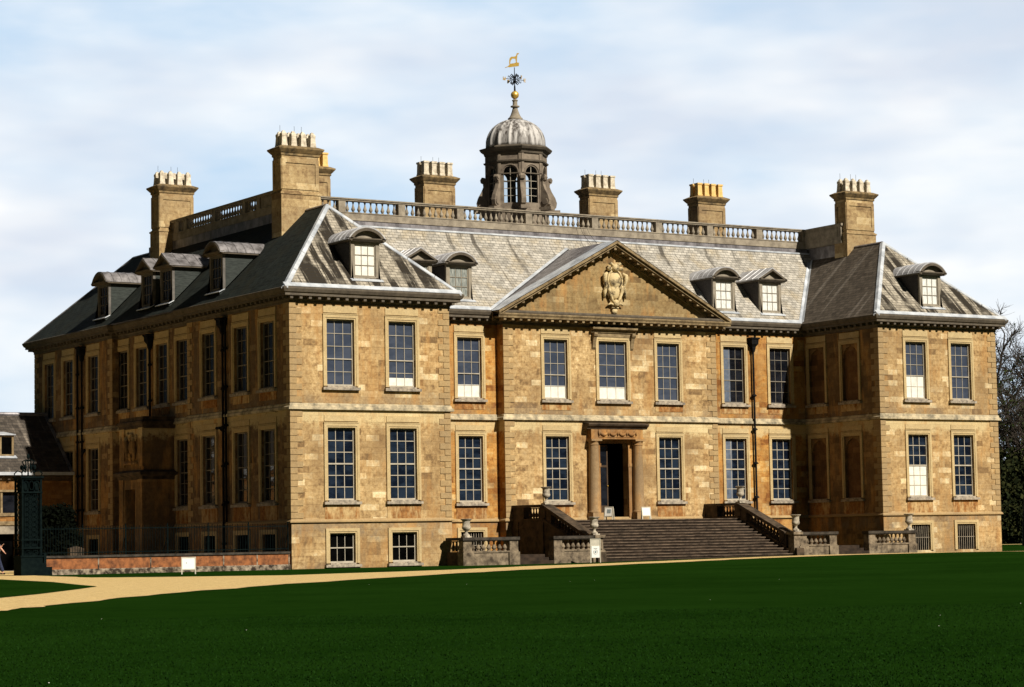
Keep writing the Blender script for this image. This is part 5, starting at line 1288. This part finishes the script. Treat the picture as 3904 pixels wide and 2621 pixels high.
def bare_tree(name, x, y, h, seed, lab, group=None, leaf=0, spread=.55, tilt=(0, 0)):
    rnd = random.Random(seed); t = empty(name, (x, y, 0), lab, 'tree', group); tb = MB(); cb = MB(); lf = MB(); cnt = [0]
    def grow(p, d, ln, r, lev, mb):
        pts = [p]; rs = [r]; q = Vector(p); dd = Vector(d); n = 4
        for k in range(n):
            dd = (dd + Vector((rnd.gauss(0, .13), rnd.gauss(0, .13), rnd.gauss(0, .08) + .03))).normalized(); q = q + dd * ln / n; pts.append(q.copy()); rs.append(r * (1 - .5 * (k + 1) / n))
        mb.tube(pts, rs, 7 if lev < 2 else 4); cnt[0] += 1
        if lev >= 5: return
        kids = {0: 7, 1: 6, 2: 5, 3: 5, 4: 4, 5: 3}[lev]
        for k in range(kids):
            f = rnd.uniform(.35, 1.0) if lev else .34 + .66 * k / (kids - 1); j = min(int(f * n), n - 1); base = pts[j].lerp(pts[j + 1], f * n - j)
            az = rnd.random() * 6.28; side = dd.orthogonal().normalized(); side = Matrix.Rotation(az, 3, dd) @ side
            nd = (dd * (1 - spread * rnd.uniform(.7, 1.2)) + side * spread * 1.25 + Vector((0, 0, .18))).normalized()
            grow(base, nd, ln * rnd.uniform(.52, .74), r * (.56 if lev else .50), lev + 1, cb)
            if leaf and lev >= 3 and rnd.random() < leaf: leafball(lf, rnd, tuple(base), (.45, .45, .35), 14, .09)
    grow(Vector((0, 0, -.2)), Vector((tilt[0], tilt[1], 1)).normalized(), h * .62, h * .022, 0, tb)
    tb.build('trunk', 'bark', t, recalc=False); cb.build('crown', 'bark', t, recalc=False)
    if leaf and lf.f: lf.build('spring_leaves', 'leaf_l', t, recalc=False)
    return t
bare_tree('tree', 127.0, 81.0, 19.5, 11, 'tall bare winter tree rising above the dark wood right of the mansion', leaf=.05)
bare_tree('tree', 122.0, 80.0, 15.0, 23, 'bare tree with fresh green leaves tight against the right wing', leaf=.07)
tk = empty('tree', (82.9, 37.2, 0), 'dark tree trunk at the right edge of the photo in front of the wood', 'tree')
b = MB(); b.tube([(.2, 0, -.3), (.22, 0, 2), (.6, .1, 5), (1.4, 0, 9)], [.42, .30, .26, .2], 12); b.build('trunk', 'bark', tk)
b = MB(); rnd = random.Random(5)
for k in range(14): a = rnd.random() * 6.28; z = rnd.uniform(6.5, 9); leafball(b, rnd, (4.6 + math.cos(a) * 2, math.sin(a) * 2, z + 1), (1.3, 1.3, 1), 160, .12)
b.build('crown', 'leaf_d', tk, recalc=False)
# the wood behind: separate trees, dark, close together
def wood_tree(x, y, h, r, seed, lab, mat='leaf_d'):
    return shrub(x, y, r, r, h, 5200, mat, lab, size=.22, stems=4, cat='tree', name='tree', seed=seed, clumps=20)
WT = [(107, 70, 9.0, 4.0), (112.5, 71, 8.6, 4.2), (118, 71, 9.0, 4.2), (112.5, 69, 9.6, 4.3), (118, 68, 8.6, 4.2)]
wl_ = ['dark leafy tree of the wood touching the right wing', 'dark leafy tree under the tall bare tree', 'dark bushy tree at the right edge of the wood', 'dark tree beyond the right edge of the photo', 'last dark tree of the wood outside the frame']
for k, (x, y, h, r) in enumerate(WT[:3]): wood_tree(x, y, h, r, 40 + k, wl_[k])
rnd = random.Random(77); b = MB()
for k in range(110): leafball(b, rnd, (104 + k * .24, 76 + rnd.uniform(-2, 2), rnd.uniform(.6, 8.2)), (1.9, 1.5, 1.9), 330, .24)
tag(b.build('distant_wood', 'leaf_d', recalc=False), 'dark undergrowth of the wood behind the trees on the right', 'wood', kind='stuff')
b = MB(); rnd = random.Random(78)
for k in range(90): leafball(b, rnd, (98 + k * .24, 66.5 + rnd.uniform(-.8, .8), rnd.uniform(.3, 3.2)), (1.2, 1.0, 1.0), 220, .17)
tag(b.build('undergrowth', 'leaf_d', recalc=False), 'low dark hedge-like undergrowth at the foot of the wood', 'undergrowth', kind='stuff')

# ------------------------------------------------------------------ the visitor at the left edge
def skin_obj(name, pts, edges, mat, parent, root=0, sub=2):
    me = bpy.data.meshes.new(name); me.from_pydata([p[:3] for p in pts], edges, []); me.materials.append(M[mat])
    o = bpy.data.objects.new(name, me); COL.objects.link(o); o.parent = parent
    md = o.modifiers.new('Skin', 'SKIN'); md.use_smooth_shade = True
    for i, p in enumerate(pts):
        r = p[3] if isinstance(p[3], tuple) else (p[3], p[3]); me.skin_vertices[0].data[i].radius = r; me.skin_vertices[0].data[i].use_root = (i == root)
    o.modifiers.new('Sub', 'SUBSURF').levels = sub; o.modifiers['Sub'].render_levels = sub
    return o
per = empty('person', (-11.75, 6.9, 0), 'person in navy trousers and patterned top walking at the left edge, forearm raised', 'person')
per.rotation_euler = (0, 0, math.atan2(-.536, .844))   # local +x points to picture right, body walks to the left
PB = [(0, 0, .95, (.14, .11)), (0, 0, 1.15, (.12, .10)), (-.01, 0, 1.35, (.16, .11)), (-.02, 0, 1.46, (.07, .07)), (-.03, 0, 1.52, (.05, .05)), (-.05, 0, 1.60, (.085, .075)), (-.05, 0, 1.69, (.075, .075)),
      (.01, -.17, 1.40, .055), (.10, -.22, 1.16, .042), (.24, -.24, 1.30, .034), (.30, -.24, 1.36, .026),
      (.01, .17, 1.40, .055), (.16, .21, 1.18, .042), (.27, .16, 1.06, .034), (.31, .14, 1.02, .026),
      (.03, -.09, .88, .095), (.16, -.10, .50, .065), (.30, -.10, .10, .04), (.24, -.10, .04, .04),
      (-.02, .09, .88, .095), (-.16, .10, .50, .065), (-.22, .10, .10, .04), (-.31, .10, .04, .04)]
PE = [(0, 1), (1, 2), (2, 3), (3, 4), (4, 5), (5, 6), (2, 7), (7, 8), (8, 9), (9, 10), (2, 11), (11, 12), (12, 13), (13, 14), (0, 15), (15, 16), (16, 17), (17, 18), (0, 19), (19, 20), (20, 21), (21, 22)]
skin_obj('body', PB, PE, 'skin', per)
TR = [(0, 0, .98, (.165, .135)), (.03, -.09, .86, .115), (.16, -.10, .50, .085), (.29, -.10, .12, .085), (-.02, .09, .86, .115), (-.16, .10, .50, .085), (-.23, .10, .12, .085)]
skin_obj('trousers', TR, [(0, 1), (1, 2), (2, 3), (0, 4), (4, 5), (5, 6)], 'denim', per)
TP = [(0, 0, 1.0, (.165, .13)), (0, 0, 1.18, (.145, .12)), (-.01, 0, 1.36, (.185, .13)), (-.02, 0, 1.45, (.08, .08)), (.01, -.18, 1.40, .07), (.06, -.21, 1.27, .06), (.01, .18, 1.40, .07), (.09, .20, 1.29, .06)]
skin_obj('top', TP, [(0, 1), (1, 2), (2, 3), (2, 4), (4, 5), (2, 6), (6, 7)], 'blouse', per)
b = MB(); b.ball((-.035, 0, 1.665), (.115, .105, .12), 14, 9); b.ball((.05, 0, 1.58), (.06, .08, .12), 10, 7); b.build('hair', 'hair', per, smooth=True)
b = MB()
for sy, hx, hz, dx, dz_ in ((-.24, .30, 1.36, .05, .05), (.14, .31, 1.02, .05, -.05)):
    for k in range(4): b.tube([(hx, sy - .03 + k * .02, hz), (hx + dx * .7, sy - .033 + k * .022, hz + dz_ * .7), (hx + dx * 1.2, sy - .03 + k * .02, hz + dz_ * 1.3)], [.010, .009, .007], 6)
    b.tube([(hx, sy - .03, hz), (hx + dx * .2, sy - .065, hz + dz_ * .5)], [.011, .008], 6)
b.build('fingers', 'skin', per, smooth=True)
b = MB()
b.ball((.27, -.10, .035), (.13, .05, .04)); b.ball((-.28, .10, .035), (.13, .05, .04)); b.build('shoes', 'iron', per, smooth=True)
b = MB(); b.ball((-.138, 0, 1.615), (.018, .012, .022), 8, 5); b.ball((-.045, -.078, 1.62), (.02, .012, .03), 8, 5); b.ball((-.045, .078, 1.62), (.02, .012, .03), 8, 5); b.build('face', 'skin', per, smooth=True)
